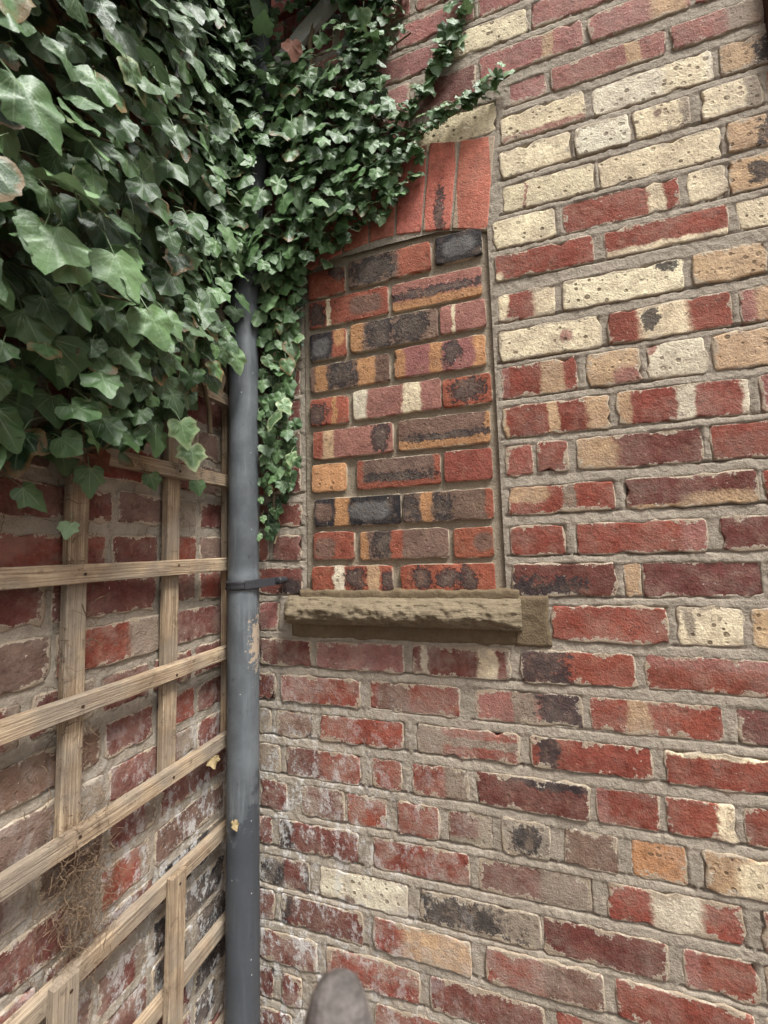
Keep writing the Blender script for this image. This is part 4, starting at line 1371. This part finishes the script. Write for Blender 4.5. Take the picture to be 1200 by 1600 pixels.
# ------------------------------------------------------------------ small things
def dry_leaf(name, label, loc, tip, nor, size, mat, seed, lobed=.1):
    rng = random.Random(seed)
    g = leaf_geo(rng, size, .5, (0, 0), lobed, False)
    V = [(x, y, z + .25 * size * math.sin(5 * x / size) * (y / size) + rng.gauss(0, .02) * size) for x, y, z in g.V]
    me = mesh_np(name, np.array(V), g.F); set_attrs(me, g.A, g.B); me.materials.append(mat)
    o = bpy.data.objects.new(name, me); link(o); o.matrix_world = basis(tip, nor, loc)
    tag(o, label, 'leaf')
dry_leaf('dry_leaf', 'small curled dry leaf stuck to the front of the downpipe', (.097, -.112, .822), (.3, -.1, -.6), (-.1, -.9, .35), .024, M_DRY, 1)
dry_leaf('dry_leaf', 'dry yellow leaf caught under a trellis crossbar just left of the downpipe', (.047, -.124, .966), (.1, .1, -.8), (.6, -.7, .4), .030, M_DRY, 2)
dry_leaf('dry_leaf', 'dead brown leaf caught in the small-leaved ivy near the downpipe top', (.285, -.135, 2.775), (.0, -.1, -.9), (.3, -.8, .3), .062, M_DEAD, 3, .9)
dry_leaf('dry_leaf', 'dead reddish leaf hanging under the ivy at the trellis upright', (.058, -.455, 1.640), (.1, .5, -.5), (.7, -.6, .2), .050, M_DEAD, 4, .6)

def roots():
    rng = random.Random(77)
    V, F = [], []
    def strand(p, d, L, r, n=6, curl=.9):
        nonlocal V, F
        p = Vector(p); d = Vector(d).normalized()
        k0 = len(V)
        for i in range(n + 1):
            s = d.cross(Vector((0.3, .2, 1))).normalized(); w = s.cross(d)
            rr = r * (1 - .6 * i / n)
            for a in (0, 2.1, 4.2):
                V.append(tuple(p + (s * math.cos(a) + w * math.sin(a)) * rr))
            d = (d + Vector((rng.gauss(0, .25), rng.gauss(0, curl * .5), rng.gauss(0, curl * .5)))).normalized()
            p = p + d * L / n
            p.x = min(max(p.x, .003), .055)
        for i in range(n):
            for q in range(3):
                a = k0 + i * 3 + q; b = k0 + i * 3 + (q + 1) % 3
                F.append((a, b, b + 3, a + 3))
    for _ in range(900):      # thick mat beside the upright, between the two panels
        z = rng.triangular(.72, 1.06, .86)
        y = -.43 + rng.gauss(0, .030) + (z - .9) * -.06
        strand((rng.uniform(.006, .045), y, z), (.3, rng.gauss(0, 1), rng.gauss(-.1, .8)), rng.uniform(.012, .042), rng.uniform(.0004, .0009))
    for _ in range(170):      # along the edge of the upright higher up
        z = rng.uniform(1.05, 1.62)
        y = -.448 + rng.choice((-.022, .022, .024, -.02)) + rng.gauss(0, .007)
        strand((rng.uniform(.004, .03), y, z), (.2, rng.gauss(0, 1), rng.gauss(0, .8)), rng.uniform(.015, .04), rng.uniform(.0005, .0011))
    for _ in range(150):      # bits clinging to the brick faces and in the corner
        z = rng.uniform(.5, 1.6); y = rng.uniform(-.56, -.09)
        strand((.004, y, z), (.05, rng.gauss(0, 1), rng.gauss(0, 1)), rng.uniform(.012, .035), rng.uniform(.0004, .0009))
    me = mesh_np('dry_roots', np.array(V), F); me.materials.append(M_ROOT)
    o = link(bpy.data.objects.new('dry_roots', me))
    tag(o, 'tangle of dry brown root fibres on the wall beside the trellis upright', 'roots', kind='stuff')
roots()

# grey board leaning across the top of the house wall, mostly under ivy
def board():
    rng = random.Random(8)
    root_c = Vector((.36, -.030, 3.00))
    n = 8; V = []; F = []
    for i in range(n + 1):
        x = -.22 + .44 * i / n
        for (y, z) in ((-.008, -.024), (.008, -.024), (.008, .024), (-.008, .024)):
            V.append((x, y + rng.gauss(0, .0006), z + rng.gauss(0, .0009)))
    for i in range(n):
        for k in range(4): F.append((i * 4 + k, i * 4 + (k + 1) % 4, i * 4 + 4 + (k + 1) % 4, i * 4 + 4 + k))
    F += [(3, 2, 1, 0), tuple(n * 4 + k for k in range(4))]
    me = mesh_np('board', np.array(V), F, False); me.materials.append(M_BOARD)
    o = bpy.data.objects.new('board', me); o.location = root_c; o.rotation_euler = (0, -math.radians(36), 0)
    link(o); tag(o, 'pale grey weathered board slanting behind the ivy at the top', 'board')
board()

# timber edge just entering the frame at the top right
def timber():
    V = []; F = []
    for i, z in enumerate((2.42, 2.50, 2.60, 2.75, 2.92)):
        for (x, y) in ((1.322, .004), (1.322, -.016), (1.327, -.022), (1.40, -.022), (1.405, -.016), (1.405, .004)):
            V.append((x + (.0006 if i % 2 else -.0006), y, z))
    for i in range(4):
        for k in range(6): F.append((i * 6 + k, i * 6 + (k + 1) % 6, i * 6 + 6 + (k + 1) % 6, i * 6 + 6 + k))
    F += [tuple(reversed(range(6))), tuple(24 + k for k in range(6))]
    me = mesh_np('window_trim', np.array(V), F, False); me.materials.append(M_FRAME)
    o = bpy.data.objects.new('window_trim', me); link(o)
    tag(o, 'dark brown timber trim at the top right edge of the house wall', 'trim')
timber()

# weathered stake close to the camera, only its rounded top in view
def stake():
    bx, by, top = .6947, -.8208, 1.273
    V, F = [], []
    n = 28
    prof = [(0.0, .0185), (1.10, .0172), (1.20, .0165), (1.232, .0160), (1.248, .0146), (1.258, .0122), (1.264, .0094), (1.2675, .0060), (1.269, .0022)]
    zs = []
    for i, (z, r) in enumerate(prof):
        for k in range(n):
            a = 2 * math.pi * k / n
            rr = r * (1 + .05 * math.sin(3 * a + z * 60) + .03 * math.sin(7 * a + z * 150))
            V.append((bx + math.cos(a) * rr, by + math.sin(a) * rr, z + .0012 * math.sin(2 * a)))
    for i in range(len(prof) - 1):
        for k in range(n): F.append((i * n + k, i * n + (k + 1) % n, (i + 1) * n + (k + 1) % n, (i + 1) * n + k))
    F.append(tuple(reversed(range(n)))); F.append(tuple((len(prof) - 1) * n + k for k in range(n)))
    me = mesh_np('garden_stake', np.array(V), F); me.materials.append(M_POST)
    o = bpy.data.objects.new('garden_stake', me); link(o)
    tag(o, 'rounded grey weathered post top, blurred, close at the bottom edge', 'post')
stake()
